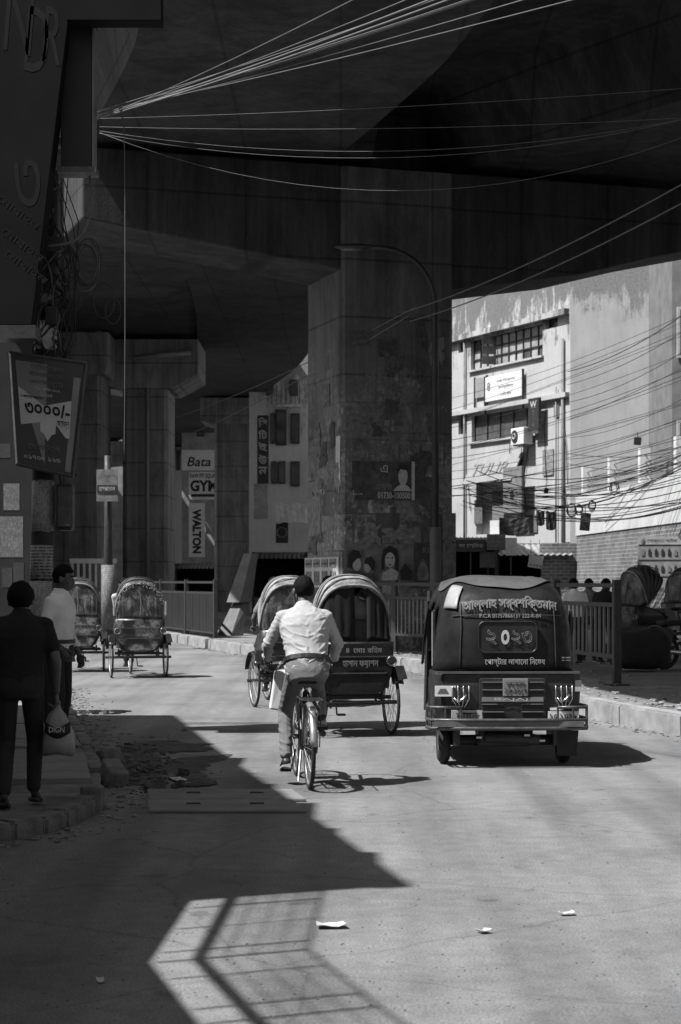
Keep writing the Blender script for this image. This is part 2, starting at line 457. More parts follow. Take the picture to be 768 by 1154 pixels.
# loose broken kerb blocks at the corner
for (px, py, sx, sy, sz, rx, rz, lab) in ((126, 884, .16, .36, .19, .25, .4, 'tilted broken kerb block beside the muddy puddle'), (104, 912, .17, .2, .2, .05, .1, 'short upright kerb stub at the corner of the left pavement'), (118, 862, .24, .3, .16, -.2, .9, 'low broken kerb lump at the edge of the paving slabs')):
    c = G(px, py)
    mb = MB(); mb.box((0, 0, sz/2-.02), (sx, sy, sz))
    mb.v = [tuple(V(v)*(1+.12*noise.noise((v[0]*9+px, v[1]*7, v[2]*9)))) for v in mb.v]
    o = mb.build('broken_kerb_block', KERBL, bevel=.02); o.location = c; o.rotation_euler = (rx, rx*.5, rz); tag(o, lab, 'kerb block', 'broken kerb blocks')
# puddles
def blob(cx, cy, rx, ry, z, seed, n=40, wob=.35):
    pts = []
    for i in range(n):
        a = 2*PI*i/n; r = 1+wob*noise.noise((math.cos(a)*1.5+seed, math.sin(a)*1.5, seed*.7))+wob*.45*noise.noise((math.cos(a)*5+seed, math.sin(a)*5, seed))+wob*.25*noise.noise((math.cos(a)*13, math.sin(a)*13, seed))
        pts.append((cx+rx*r*math.cos(a), cy+ry*r*math.sin(a), z))
    return pts
WATER = mat_puddle(); MUD = M('wet mud', .06, .5, .5, 5, bump=.8, bscale=12, bdist=.03)
def patch(name, pts, mat):
    m = MB(); m.add(pts, [tuple(range(len(pts)))]); return struct(m.build(name, mat))
c = G(175, 866); patch('mud', blob(c.x-.05, c.y, .5, 1.5, .005, 3.1, 160, .8), MUD)
c = G(200, 842); patch('mud', blob(c.x-.1, c.y, .38, .5, .0075, 6.3, 120, .8), MUD)
c = G(205, 882); patch('puddle', blob(c.x-.03, c.y, .26, .62, .011, 5.2, 120, .6), WATER)
c = G(112, 803); patch('puddle', blob(c.x, c.y, .42, .35, .010, 8.2), WATER)
# rubble, grit and wet litter round the puddle
rub = MB()
for i in range(520):
    a = random.uniform(0, 2*PI); r = abs(random.gauss(0, .5))
    cc = G(158+random.gauss(0, 26), 868+random.gauss(0, 13))
    s = random.choice((.008, .01, .014, .02, .03))*random.uniform(.6, 1.5)
    if i % 45 == 0: s = random.uniform(.04, .08)
    R = Matrix.Rotation(random.uniform(0, 6), 3, 'Z') @ Matrix.Rotation(random.uniform(-.5, .5), 3, 'X')
    b = MB().box((0, 0, 0), (s*random.uniform(.7, 2), s, s*random.uniform(.3, .8)), R)
    rub.add([V(v)+V((cc.x, cc.y, s*.2))+V((random.uniform(-.2, .2)*s, random.uniform(-.2, .2)*s, random.uniform(-.2, .2)*s)) for v in b.v], b.f)
o = rub.build('rubble', M('rubble', .075, .8, .6, 8)); o['kind'] = 'stuff'; tag(o, 'broken stones and wet grit round the gutter puddle', 'rubble')
gr = MB()
for i in range(600):
    cc = G(random.uniform(0, 768), 700+random.random()**.6*440)
    s = random.uniform(.003, .008)
    if cc.x > 3.2 and cc.y > 20: continue
    R = Matrix.Rotation(random.uniform(0, 6), 3, 'Z')
    gr.box((cc.x, cc.y, s*.3), (s*1.5, s, s*.7), R)
o = gr.build('grit', M('grit', .16, .9, .5, 60)); o['kind'] = 'stuff'; tag(o, 'scattered grit and crumbs across the asphalt', 'grit')
# concrete drain covers
COVER = M('drain cover concrete', .17, .85, .2, 3, bump=.3, bscale=30)
for (y0, y1, lab) in ((893, 904, 'far concrete drain cover strip beside the puddle'), (905, 917, 'near concrete drain cover strip beside the puddle')):
    a, b, c2, d = G(166, y0), G(330, y0), G(345, y1), G(160+8, y1)
    t = thing('drain_cover', lab, 'drain cover', (0, 0, 0), 0, 'drain covers')
    MB().hexa([V((p.x, p.y, .002)) for p in (d, c2, b, a)], [V((p.x, p.y, .028)) for p in (d, c2, b, a)]).build('slab', COVER, t, bevel=.008)
    for k in (.3, .72):
        q = a.lerp(b, k).lerp(d.lerp(c2, k), .5)
        MB().tube([(q.x-.05, q.y, .026), (q.x-.05, q.y, .037), (q.x+.05, q.y, .037), (q.x+.05, q.y, .026)], .007, 6).build('handle', DARK, t)
# paper litter on the road
for (px, py, w_, h_, rz, lab) in ((373, 1046, .14, .10, .1, 'flattened white paper wrapper lying nearest the fence shadow'), (545, 1052, .06, .06, .6, 'small folded white paper scrap on the open road'), (639, 1032, .075, .05, .2, 'torn white paper scrap furthest right on the road'), (200, 880, .11, .3, .3, 'crumpled pale plastic sheet lying in the gutter puddle'), (113, 1108, .03, .05, .2, 'tiny pale scrap on the shaded road')):
    c = G(px, py); m = MB(); nn = 5
    vs_ = [];
    for j in range(nn):
        for i in range(nn):
            x = (i/(nn-1)-.5)*w_*(1+.15*noise.noise((j*1.3, px, 0))); y = (j/(nn-1)-.5)*h_
            vs_.append((x, y, .014+.012*noise.noise((x*18, y*18, px*.1))+.008*(i in (0, nn-1))))
    m.add(vs_, [(j*nn+i, j*nn+i+1, (j+1)*nn+i+1, (j+1)*nn+i) for j in range(nn-1) for i in range(nn-1)])
    o = m.build('paper_litter', PAPER); o.location = c; o.rotation_euler = (0, 0, rz)
    so = o.modifiers.new('t', 'SOLIDIFY'); so.thickness = .002
    tag(o, lab, 'litter', 'paper litter on the road')

# dust, leaves and scraps blown against the kerbs
def kerb_litter(name, label, pts, side, n, mat, smin, smax, spread):
    m = MB(); line = resample(pts, .2)
    for i in range(n):
        p = random.choice(line); d = abs(random.gauss(0, spread))
        c = V((p.x+side*(d+.02), p.y+random.uniform(-.1, .1), .004)); s_ = random.uniform(smin, smax)
        R = Matrix.Rotation(random.uniform(0, 6), 3, 'Z') @ Matrix.Rotation(random.uniform(-.4, .4), 3, 'X')
        m.box(c+V((0, 0, s_*.12)), (s_*random.uniform(.8, 2), s_, s_*random.uniform(.08, .4)), R)
    o = m.build(name, mat); o['kind'] = 'stuff'; return tag(o, label, 'litter')
kerb_litter('kerb_litter', 'dust crumbs and scraps gathered along the right kerb', [p for p in KR if 12 < p.y < 50], -1, 900, M('kerb crumbs', .2, .9, .6, 30), .008, .035, .14)
kerb_litter('pavement_litter', 'scraps and rubble strewn on the right pavement', [p for p in KR if 14 < p.y < 45], 1, 500, M('pavement crumbs', .22, .9, .7, 20), .012, .06, .8).location = (.25, 0, .235)
kerb_litter('kerb_litter', 'dust crumbs and scraps gathered along the left kerb', [p for p in KL if 11 < p.y < 30], 1, 700, M('kerb crumbs'), .008, .035, .22)
# ------------------------------------------------------------------ flyover
fly = thing('flyover', 'dark concrete flyover with curved box girders over the street', 'flyover', (0, 0, 0))
TH = math.radians(18); E1 = V((math.cos(TH), math.sin(TH), 0)); E2 = V((-math.sin(TH), math.cos(TH), 0))
P0 = V((.03, 39.0, 0))                                   # front left corner of the main pier
def at(s, d, z): return P0+E1*s+E2*d+V((0, 0, z))
# main pier: chamfered square shaft
ch = .07; W_ = 2.5; Dp = 2.5
ring = [(ch, 0), (W_-ch, 0), (W_, ch), (W_, Dp-ch), (W_-ch, Dp), (ch, Dp), (0, Dp-ch), (0, ch)]
m = MB(); m.loft([[at(a, b, z) for a, b in ring] for z in (.1, 3, 6, 10.4)]); m.build('pier', PIER, fly)
# cross beam of the main pier, deeper over the shaft
prof = [(-5.45, 9.0), (.0, 8.25), (2.5, 7.95), (5.5, 8.42), (7.4, 8.92), (9.4, 9.35), (9.4, 10.45), (-5.45, 10.45)]
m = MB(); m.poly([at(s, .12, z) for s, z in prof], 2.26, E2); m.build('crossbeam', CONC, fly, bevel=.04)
m = MB()
for s in (-4.6, -1.2, 3.6, 7.2): m.box(at(s, 1.2, 10.52), (.7, .7, .16), Matrix.Rotation(TH, 3, 'Z'))
m.build('bearing_block', CONC, fly)
m = MB(); m.poly([at(-1.0, 1.95, 10.44), at(8.0, 1.95, 10.44), at(8.0, 1.95, 12.55), at(-1.0, 1.95, 12.55)], .35, E2); m.build('diaphragm_wall', CONC, fly)
def girder(name, path, wsoff, z0, lw=1.3, rw=2.2, hgt=2.0):
    """box girder swept along the left edge of its soffit; curved webs; wings; parapets"""
    secl = [(-lw, hgt), (-lw, hgt-.28), (-lw*.35, hgt-.38)]
    secl += [(-lw*.35*(1-t)**2.2, (hgt-.4)*(1-t)**1.7) for t in (.25, .5, .75, .92)]
    secl += [(0.0, 0.0), (wsoff*.25, -.004), (wsoff*.5, 0), (wsoff*.75, -.004), (wsoff, 0)]
    secl += [(wsoff+rw*.62*t**2.2, (hgt-.4)*t**1.7) for t in (.08, .2, .35, .5, .65, .8, .92, 1)]
    secl += [(wsoff+rw, hgt-.28), (wsoff+rw, hgt)]
    secl += [(wsoff+rw, hgt+.9), (wsoff+rw-.22, hgt+.9), (wsoff+rw-.22, hgt+.05), (-lw+.22, hgt+.05), (-lw+.22, hgt+.9), (-lw, hgt+.9)]
    rings = []
    for i, p in enumerate(path):
        d = (path[min(i+1, len(path)-1)]-path[max(i-1, 0)]).normalized(); r = V((d.y, -d.x, 0))
        if r.x < 0: r = -r
        rings.append([p+r*u+V((0, 0, z0+z)) for u, z in secl])
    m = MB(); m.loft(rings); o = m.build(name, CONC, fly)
    for pl in o.data.polygons: pl.use_smooth = False
    return o
pa = spline([(5.2, -22, 0), (3.6, -8, 0), (1.2, 8, 0), (-2.0, 20, 0), (-3.0, 28.5, 0), (-5.0, 37, 0), (-14, 69, 0), (-24, 105, 0), (-40, 160, 0)], 6)
girder('girder', pa, 5.3, 10.6, 1.3, 2.4)
pb = spline([(24, 8, 0), (14, 24, 0), (6.6, 34.4, 0), (2.9, 40.2, 0), (2.2, 41.4, 0)], 6)
girder('girder', pb, 6.5, 10.68, 1.6, 1.5)
pc = spline([(-3.7, 38.6, 0), (-3.9, 41.2, 0), (-4.4, 47, 0), (-4.7, 60, 0), (-5.9, 75, 0), (-8.0, 88, 0), (-13, 120, 0), (-21, 170, 0)], 5)
girder('girder', pc, 4.4, 10.64, .7, .6)
for (x0_, x1_, y0_, y1_, xo, zb_) in ((-1.5, 14, 18, 41.5, 0, 12.35), (-6, .2, 38.9, 62, -4, 10.72), (-11, -3.2, 62.02, 92, -4, 10.74), (-16, -7.5, 92.02, 150, -14, 10.76)):
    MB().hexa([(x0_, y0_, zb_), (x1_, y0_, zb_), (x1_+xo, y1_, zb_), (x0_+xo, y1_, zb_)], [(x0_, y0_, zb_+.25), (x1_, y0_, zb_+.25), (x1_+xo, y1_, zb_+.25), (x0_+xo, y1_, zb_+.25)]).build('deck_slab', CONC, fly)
# piers further back with their caps
def pier(x0, x1, y0, y1, z1, cap, mat=CONC2):
    m = MB(); c = .12
    ring = [(x0+c, y0), (x1-c, y0), (x1, y0+c), (x1, y1-c), (x1-c, y1), (x0+c, y1), (x0, y1-c), (x0, y0+c)]
    m.loft([[V((a, b, z)) for a, b in ring] for z in (0, z1*.5, z1)]); m.build('pier', mat, fly)
    (cx0, cx1, cz0, cz1, fl) = cap
    m = MB(); m.poly([V((cx0, y0-.3, cz0+fl)), V((x0-.2, y0-.3, cz0)), V((x1+.2, y0-.3, cz0)), V((cx1, y0-.3, cz0+fl)), V((cx1, y0-.3, cz1)), V((cx0, y0-.3, cz1))], (y1-y0)+.6, (0, 1, 0))
    m.build('pier_cap', CONC2, fly, bevel=.04)
pier(-8.0, -6.35, 68.3, 71.5, 9.2, (-10.4, -5.2, 8.75, 10.55, .5))
pier(-10.35, -8.5, 66.0, 69, 12, (-11, -8.2, 9.0, 10.5, .3))
pier(-6.1, -3.75, 90, 92.6, 9.6, (-6.75, -3.45, 9.3, 10.55, .12))
pier(-19, -16.2, 118, 121, 9.6, (-22, -12, 9.0, 10.55, .4))
# drain pipes on the back pier and cap
m = MB(); a = P(158, 385, 66.0-.3); m.tube([(a.x, 68.1, .3), (a.x, 68.1, a.z)], .085, 8); m.build('drain_pipe', M('grey plastic pipe', .2, .5, .15, 4), fly, True)
m = MB(); m.tube([P(150, 404, 67.2), P(180, 400, 67.4), P(215, 397, 67.6)], .1, 8); m.build('drain_pipe', M('grey plastic pipe'), fly, True)

# ------------------------------------------------------------------ left roadside buildings (mostly beside the frame; they cast the big shadow)
PLL = mat_plaster('left building plaster', .32, .12, 8.2)
def quad_building(name, label, base, z1, mat, parapet=.0):
    t = thing(name, label, 'building', (base[0][0], base[0][1], 0))
    off = V((base[0][0], base[0][1], 0))
    MB().hexa([V((x, y, 0))-off for x, y in base], [V((x, y, z1))-off for x, y in base]).build('wall', mat, t)
    return t, off
tb, off = quad_building('shop_building', 'tall plastered shop building along the left pavement casting the road shadow', [(-12, 8.3), (-4.39, 8.3), (-6.03, 16.7), (-6.9, 21.4), (-14, 21.4)], 7.8, PLL)
MB().hexa([V(p)-off for p in ((-12, 8.25, 7.8), (-4.34, 8.25, 7.8), (-5.98, 16.7, 7.8), (-6.85, 21.5, 7.8), (-12, 21.5, 7.8))], [V(p)-off for p in ((-12, 8.25, 8.0), (-4.34, 8.25, 8.0), (-5.98, 16.7, 8.0), (-6.85, 21.5, 8.0), (-12, 21.5, 8.0))]).build('roof_slab', CONC, tb)
for k in range(5):
    y = 9.4+k*2.4; x = -4.39-(y-8.3)*.1952
    for z in (1.3, 4.9):
        f = piece(tb, 'shutter', MB().box((0, 0, 0), (.06, 1.7, 2.3 if z < 2 else 1.3)).mesh('shutter'), Matrix.Translation(V((x+.02, y, z))-off) @ Matrix.Rotation(.193, 4, 'Z'), STEEL)
# unseen blocks added on the roof edge to break up its straight shadow line
for (k, dz, dx, L) in ((.08, .03, -.05, 1.0), (.24, .045, -.05, .6), (.37, .025, .0, 1.4), (.56, .04, -.06, .9), (.71, .22, -.1, .05), (.82, .03, 0, 1.2)):
    p = V((-4.36, 8.4, 8.0)).lerp(V((-5.98, 16.7, 8.0)), k)-off
    MB().box((p.x+dx-.1, p.y, 8.0+dz/2), (.25, L, dz)).build('shadow_edge_block', CONC, tb, bevel=.03)
# one storey building with a railed terrace, nearer the camera
TZ = 4.0
edge = [(-.78, 10.26), (-.845, 8.3), (-.54, 7.15), (.25, 4.6), (1.0, 2.2), (1.6, .2), (1.9, -6)]
edge = [V((x-TZ*SHX, y-TZ*SHY, 0)) for x, y in edge]
t0 = thing('terrace_building', 'single storey building with a railed roof terrace beside the road', 'building', (edge[1].x, edge[1].y, 0))
off = V((edge[1].x, edge[1].y, 0))
base = [V((-13, -9, 0)), V((-13, 8.1, 0)), V((edge[0].x, 8.1, 0))]
top = [V((-13, edge[-1].y, 0))]+[p for p in reversed(edge)]+[V((-13, edge[0].y, 0))]
MB().hexa([p-off+V((0, 0, TZ-.16)) for p in top], [p-off+V((0, 0, TZ)) for p in top]).build('terrace_slab', CONC, t0)
wl = [V((-13, edge[-1].y, 0)), V((edge[-1].x-.6, edge[-1].y, 0)), V((edge[2].x-.7, edge[2].y, 0)), V((edge[1].x-.75, 8.15, 0)), V((-13, 8.15, 0))]
MB().hexa([p-off for p in wl], [p-off+V((0, 0, TZ-.17)) for p in wl]).build('wall', PLL, t0)
rail = [V((p.x, p.y, 0)) for p in edge[:5]]
MB().tube([p-off+V((.03, 0, TZ+.30)) for p in rail], .032, 8).build('bottom_rail', STEEL, t0)
MB().tube([p-off+V((.03, 0, TZ+1.12)) for p in rail], .010, 8).build('top_rail', STEEL, t0)
post = MB().tube([(0, 0, 0), (0, 0, 1.12)], .013, 6).mesh('baluster'); post.materials.append(STEEL)
for p in resample(rail, .58): piece(t0, 'baluster', post, Matrix.Translation(p-off+V((.03, 0, TZ))))
wm = MB()
for p in resample(rail[:4], .055): wm.tube([p-off+V((.03, 0, TZ+.3)), p-off+V((.03, 0, TZ+1.12))], .0065, 4)
for z in (.5, .7, .9): wm.tube([p-off+V((.03, 0, TZ+z)) for p in rail[:4]], .005, 4)
wm.build('wire_mesh', STEEL, t0, kind='stuff')
for p in (rail[0], rail[1], rail[2]): piece(t0, 'rail_post', post, Matrix.Translation(p-off+V((.03, 0, TZ))) @ Matrix.Scale(1.6, 4, (1, 0, 0)))

# dark roadside building with posters, far left
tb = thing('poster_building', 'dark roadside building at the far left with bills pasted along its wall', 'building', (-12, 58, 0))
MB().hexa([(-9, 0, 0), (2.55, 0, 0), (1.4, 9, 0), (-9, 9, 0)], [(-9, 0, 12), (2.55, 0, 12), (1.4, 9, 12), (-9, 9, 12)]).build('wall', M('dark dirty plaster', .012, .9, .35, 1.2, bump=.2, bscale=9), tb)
for (x0, x1, y0, y1, mt) in ((0, 26, 582, 628, NEWSD), (2, 14, 640, 662, NEWSK), (15, 27, 634, 660, NEWSK), (-4, 12, 500, 516, NEWSK), (4, 22, 545, 575, NEWSD)):
    a, b = P(x0, y1, 57.994), P(x1, y0, 57.994)
    MB().box((V((a.x+b.x, 2*57.994, a.z+b.z))/2-V((-12, 58, 0))), (b.x-a.x, .008, b.z-a.z)).build('poster', mt, tb)

# ------------------------------------------------------------------ the white building on the right
CR = V((8.76, 71, 0)); TL = V((-.415, .91, 0)).normalized(); NL = V((-TL.y, TL.x, 0))        # left wall runs along TL, faces NL
if NL.x > 0: NL = -NL
def wall_hit(px, py):
    k = (px-384)/F
    D = (CR.x*TL.y-CR.y*TL.x)/(k*TL.y-TL.x)
    s = (V((k*D, D, 0))-CR).dot(TL)
    return s, H+(HZ-py)/F*D
whiteb = thing('white_building', 'tall white concrete building with stained parapet and wide windows, on the right', 'building', CR)
PW = mat_plaster('white weathered plaster', .41, .09, 13.9, 3.4, .07); PG = mat_plaster('grey white plaster', .50, .22, 12.9, 1.6, .02)
def WL(s, z, o=0): return TL*s+NL*o+V((0, 0, z))           # local to the building's corner
def cells_wall(s0, s1, z0, z1, holes, th):
    ss = sorted(set([s0, s1]+[h[0] for h in holes]+[h[1] for h in holes])); zs = sorted(set([z0, z1]+[h[2] for h in holes]+[h[3] for h in holes]))
    m = MB()
    for a, b in zip(ss, ss[1:]):
        for c, d in zip(zs, zs[1:]):
            if any(h[0] <= a and b <= h[1] and h[2] <= c and d <= h[3] for h in holes): continue
            m.hexa([WL(a, c, 0), WL(b, c, 0), WL(b, c, -th), WL(a, c, -th)], [WL(a, d, 0), WL(b, d, 0), WL(b, d, -th), WL(a, d, -th)])
    return m
def rect(x0, x1, yt0, yb0, yt1, yb1):
    a = wall_hit(x0, yt0); b = wall_hit(x0, yb0); c = wall_hit(x1, yt1); d = wall_hit(x1, yb1)
    return (min(a[0], c[0]), max(a[0], c[0]), (b[1]+d[1])/2, (a[1]+c[1])/2)
w1 = rect(531, 612, 386, 418, 362, 399); w2 = rect(532, 606, 470, 499, 455, 487)
w3 = rect(616, 629, 358, 371, 354, 368); w4 = rect(517, 524, 386, 398, 384, 396); w5 = rect(517, 526, 467, 490, 465, 488)
door = rect(537, 582, 545, 603, 543, 600)
cells_wall(0, 22, 0, 15.2, [w1, w2, w3, w4, w5, door], .3).build('wall', PW, whiteb)
MB().hexa([V((0, .0, 0)), V((4.9, .0, 0)), V((4.9, 9, 0)), WL(20, 0, -.31), WL(0, 0, -.31)], [V((0, 0, 15.6)), V((4.9, 0, 15.6)), V((4.9, 9, 15.6)), WL(20, 13.1, -.31), WL(0, 15.6, -.31)]).build('gable_wall', PG, whiteb)
for (za, zb, out) in ((wall_hit(580, 366)[1]-.12, wall_hit(580, 366)[1]+.1, .24), (wall_hit(580, 455)[1]-.1, wall_hit(580, 455)[1]+.08, .2)):
    MB().hexa([WL(.05, za, .0), WL(21, za, .0), WL(21, za, out), WL(.05, za, out)], [WL(.05, zb, .0), WL(21, zb, .0), WL(21, zb, out), WL(.05, zb, out)]).build('ledge', PW, whiteb)
def window(r, cols, rows, gm, fm=DARK, depth=.16, fw=.05):
    s0, s1, z0, z1 = r
    t = MB()
    def bar(a, b, c, d, o0, o1): t.hexa([WL(a, c, o0), WL(b, c, o0), WL(b, c, o1), WL(a, c, o1)], [WL(a, d, o0), WL(b, d, o0), WL(b, d, o1), WL(a, d, o1)])
    for k in range(cols+1):
        s = s0+(s1-s0)*k/cols; bar(max(s0, s-fw/2), min(s1, s+fw/2), z0, z1, -depth-.02, -depth+.03)
    for k in range(rows+1):
        z = z0+(z1-z0)*k/rows; bar(s0, s1, max(z0, z-fw/2), min(z1, z+fw/2), -depth-.025, -depth+.025)
    wo_ = t.build('window', fm, whiteb)
    for i in range(cols):
        for j in range(rows):
            a = s0+(s1-s0)*i/cols; b = s0+(s1-s0)*(i+1)/cols; c = z0+(z1-z0)*j/rows; d = z0+(z1-z0)*(j+1)/rows
            tilt = random.uniform(-.012, .012)
            pm = MB(); pm.hexa([WL(a, c, -depth-.03+tilt), WL(b, c, -depth-.03), WL(b, c, -depth-.045), WL(a, c, -depth-.045+tilt)], [WL(a, d, -depth-.03), WL(b, d, -depth-.03-tilt), WL(b, d, -depth-.045-tilt), WL(a, d, -depth-.045)])
            pm.build('pane', gm if random.random() > .25 else GLASS, wo_)
    return wo_
window(w1, 10, 3, GLASSP); window(w2, 5, 1, GLASS); window(w3, 1, 1, GLASS); window(w4, 1, 1, GLASS); window(w5, 1, 1, GLASS)
# an open casement
s_, z_ = (w1[0]+(w1[1]-w1[0])*.66), (w1[2]+w1[3])/2
m = MB(); hh = (w1[3]-w1[2])/2
for k in range(3): m.hexa([WL(s_, z_-hh+k*hh*.667+.04, -.1), WL(s_+.1, z_-hh+k*hh*.667+.04, .5), WL(s_+.13, z_-hh+k*hh*.667+.04, .5), WL(s_+.03, z_-hh+k*hh*.667+.04, -.1)], [WL(s_, z_-hh+(k+1)*hh*.667-.04, -.1), WL(s_+.1, z_-hh+(k+1)*hh*.667-.04, .5), WL(s_+.13, z_-hh+(k+1)*hh*.667-.04, .5), WL(s_+.03, z_-hh+(k+1)*hh*.667-.04, -.1)])
m.build('open_casement', GLASS, whiteb)
s0, s1, z0, z1 = door
MB().hexa([WL(s0, z0, -1.2), WL(s1, z0, -1.2), WL(s1, z0, -1.3), WL(s0, z0, -1.3)], [WL(s0, z1, -1.2), WL(s1, z1, -1.2), WL(s1, z1, -1.3), WL(s0, z1, -1.3)]).build('shopfront', NEWSD, whiteb)
def wsign(name, label, r, o0, o1, mat, cat='sign', rim=None):
    s0, s1, z0, z1 = r
    t = thing(name, label, cat, CR)
    MB().hexa([WL(s0, z0, o0), WL(s1, z0, o0), WL(s1, z0, o1), WL(s0, z0, o1)], [WL(s0, z1, o0), WL(s1, z1, o0), WL(s1, z1, o1), WL(s0, z1, o1)]).build('board', mat, t, bevel=.01)
    if rim:
        for a, b in ((s0-.05, s0), (s1, s1+.05)): MB().hexa([WL(a, z0-.5, o0), WL(b, z0-.5, o0), WL(b, z0-.5, o1+.03), WL(a, z0-.5, o1+.03)], [WL(a, z1+.05, o0), WL(b, z1+.05, o0), WL(b, z1+.05, o1+.03), WL(a, z1+.05, o1+.03)]).build('frame_post', rim, t)
    return t
TLr = -TL                                                   # reading direction on that wall
r = rect(551, 593, 427, 455, 416, 444)
sg = wsign('hanging_signboard', 'white signboard with faded print below the upper windows', r, .1, .16, WHITE, rim=DARK)
for k, wd in enumerate((1.9, 1.5, 1.1)):
    text('ঢাকা িডেপ্লামা' if k == 0 else 'ইনিস্টিটউট' if k == 1 else 'েমিডেকল', sg, MID, WL((r[0]+r[1])/2-.2, r[3]-.25-k*.27, .16), TLr, (0, 0, 1), w=wd*.8, h=.16)
text('৪', sg, MID, WL(r[1]-.3, r[3]-.4, .16), TLr, (0, 0, 1), h=.35, outline=.03)
r = rect(538, 551, 427, 449, 424, 447); wsign('framed_panel', 'small pale framed panel beside the white signboard', r, .05, .1, M('grey panel', .25, .7, .2, 4), 'panel', DARK)
r = rect(606, 618, 450, 486, 448, 484)
sg = wsign('vertical_signboard', 'narrow dark vertical sign with a W emblem above the air conditioner', r, .3, .42, DARK)
text('W', sg, PALE, WL((r[0]+r[1])/2, r[3]-.25, .42), TLr, (0, 0, 1), w=.5, h=.28, bold=.02)
for k, cch in enumerate('WALTON'): text(cch, sg, MID, WL((r[0]+r[1])/2, r[3]-.52-k*.11, .42), TLr, (0, 0, 1), h=.08)
r = rect(582, 603, 529, 580, 524, 577); sg = wsign('tall_grey_panel', 'plain grey vertical panel with a round mark beside the shop opening', r, .5, .6, MID, 'panel')
MB().tube([WL((r[0]+r[1])/2, (r[2]+r[3])/2-.2, .6), WL((r[0]+r[1])/2, (r[2]+r[3])/2-.2, .62)], .16, 16).build('round_mark', DARK, sg)
r = rect(537, 592, 518, 546, 508, 542)
sg = thing('sloping_fascia', 'slanting pale canopy sign with tall letters over the shop opening', 'sign', CR)
s0, s1, z0, z1 = r
MB().hexa([WL(s0, z0, .6), WL(s1, z0, .6), WL(s1, z0, .66), WL(s0, z0, .66)], [WL(s0, z1, .05), WL(s1, z1, .05), WL(s1, z1, .11), WL(s0, z1, .11)]).build('board', M('faded canopy', .24, .8, .15, 3), sg)
upv = (WL(0, z1, .05)-WL(0, z0, .6)).normalized()
text('TULIP', sg, M('faded letters', .18, .8, .3, 8), WL((s0+s1)/2+.2, (z0+z1)/2, .36), TLr, upv, w=(s1-s0)*.72, h=(z1-z0)*.5, off=.05)
# air conditioner
s_, z_ = wall_hit(597, 492)
ac = thing('air_conditioner', 'white outdoor air conditioner unit bracketed to the white building', 'air conditioner', CR+WL(s_, z_-.35, .05))
Rw = Matrix(((TLr.x, -NL.x, 0), (TLr.y, -NL.y, 0), (0, 0, 1)))     # x reading dir, y into wall
def acp(x, y, z): return Rw @ V((x, y, z))
MB().box(acp(0, -.3, .35), (1.0, .42, .66), Rw).build('casing', WHITE, ac, bevel=.02)
MB().tube([acp(-.18, -.52, .35), acp(-.18, -.54, .35)], .25, 20).build('fan_grille', DARK, ac)
MB().torus((0, 0, 0), .1, .03).build('fan_hub', PALE, ac).matrix_local = Matrix.Translation(acp(-.18, -.55, .35)) @ (Rw.to_4x4() @ Matrix.Rotation(PI/2, 4, 'Z'))
for x in (-.35, .35): MB().box(acp(x, -.2, .0), (.04, .55, .05), Rw).build('bracket', DARK, ac)
# downpipes, conduits and loose cables on the white building
PIPE = M('grimy pipe', .16, .6, .3, 4)
for (px, r_, z0_, z1_) in ((637, .06, .5, 11.0), (526, .05, .5, 12.2), (629.5, .03, 3.0, 9.2)):
    s_ = wall_hit(px, 500)[0]
    MB().tube([WL(s_, z0_, .1), WL(s_, (z0_+z1_)/2, .1), WL(s_, z1_, .1)], r_, 8).build('downpipe', PIPE, whiteb, True)
for k in range(9):
    s_ = wall_hit(random.uniform(520, 640), 500)[0]; z_ = random.uniform(6, 9)
    MB().tube([WL(s_+random.uniform(-.6, .6), z_-random.uniform(1, 4), .07), WL(s_+random.uniform(-.2, .2), z_-.8, .06), WL(s_, z_, .06)], .018, 5).build('loose_cable', CABLE, whiteb, True)
for r in (w1, w2):
    MB().hexa([WL(r[0]-.1, r[2]-.1, .0), WL(r[1]+.1, r[2]-.1, .0), WL(r[1]+.1, r[2]-.1, .12), WL(r[0]-.1, r[2]-.1, .12)], [WL(r[0]-.1, r[2]-.02, .0), WL(r[1]+.1, r[2]-.02, .0), WL(r[1]+.1, r[2]-.02, .12), WL(r[0]-.1, r[2]-.02, .12)]).build('window_sill', PW, whiteb)
for (px, py, w_, h_, mt) in ((631, 470, .35, .5, MID), (625, 535, .8, 1.0, MPRW), (607, 600, .9, .7, NEWSD), (545, 590, .7, 1.0, NEWSD), (570, 585, 1.0, 1.2, MID)):
    s_, z_ = wall_hit(px, py)
    MB().hexa([WL(s_, z_, .02), WL(s_+w_, z_, .02), WL(s_+w_, z_, .05), WL(s_, z_, .05)], [WL(s_, z_+h_, .02), WL(s_+w_, z_+h_, .02), WL(s_+w_, z_+h_, .05), WL(s_, z_+h_, .05)]).build('wall_notice', mt, whiteb)
# the next building at the right edge
tb = thing('grey_building', 'grey building with barred windows at the right edge of the picture', 'building', (11.75, 66, 0))
MB().hexa([(0, 0, 0), (9, -1, 0), (9, 6, 0), (0, 6, 0)], [(0, 0, 16), (9, -1, 16), (9, 6, 16), (0, 6, 16)]).build('wall', M('grey plaster', .15, .9, .25, 1.4, bump=.2, bscale=10), tb)
for z in (5.6, 9.6):
    f = MB().box((.75, -.13, z+.9), (1.2, .14, 1.8)).build('window', PALE, tb)
    MB().box((.75, -.16, z+.9), (1.0, .14, 1.6)).build('pane', GLASS, f)

# brick compound wall running along the far pavement
WB = V((9.5, 40, 0)); WE = V((8.05, 63.5, 0)); dwb = (WE-WB); LW = dwb.length; dwb.normalize()
MW = Matrix(((dwb.x, dwb.y, 0, WB.x), (dwb.y, -dwb.x, 0, WB.y), (0, 0, 1, 0), (0, 0, 0, 1)))
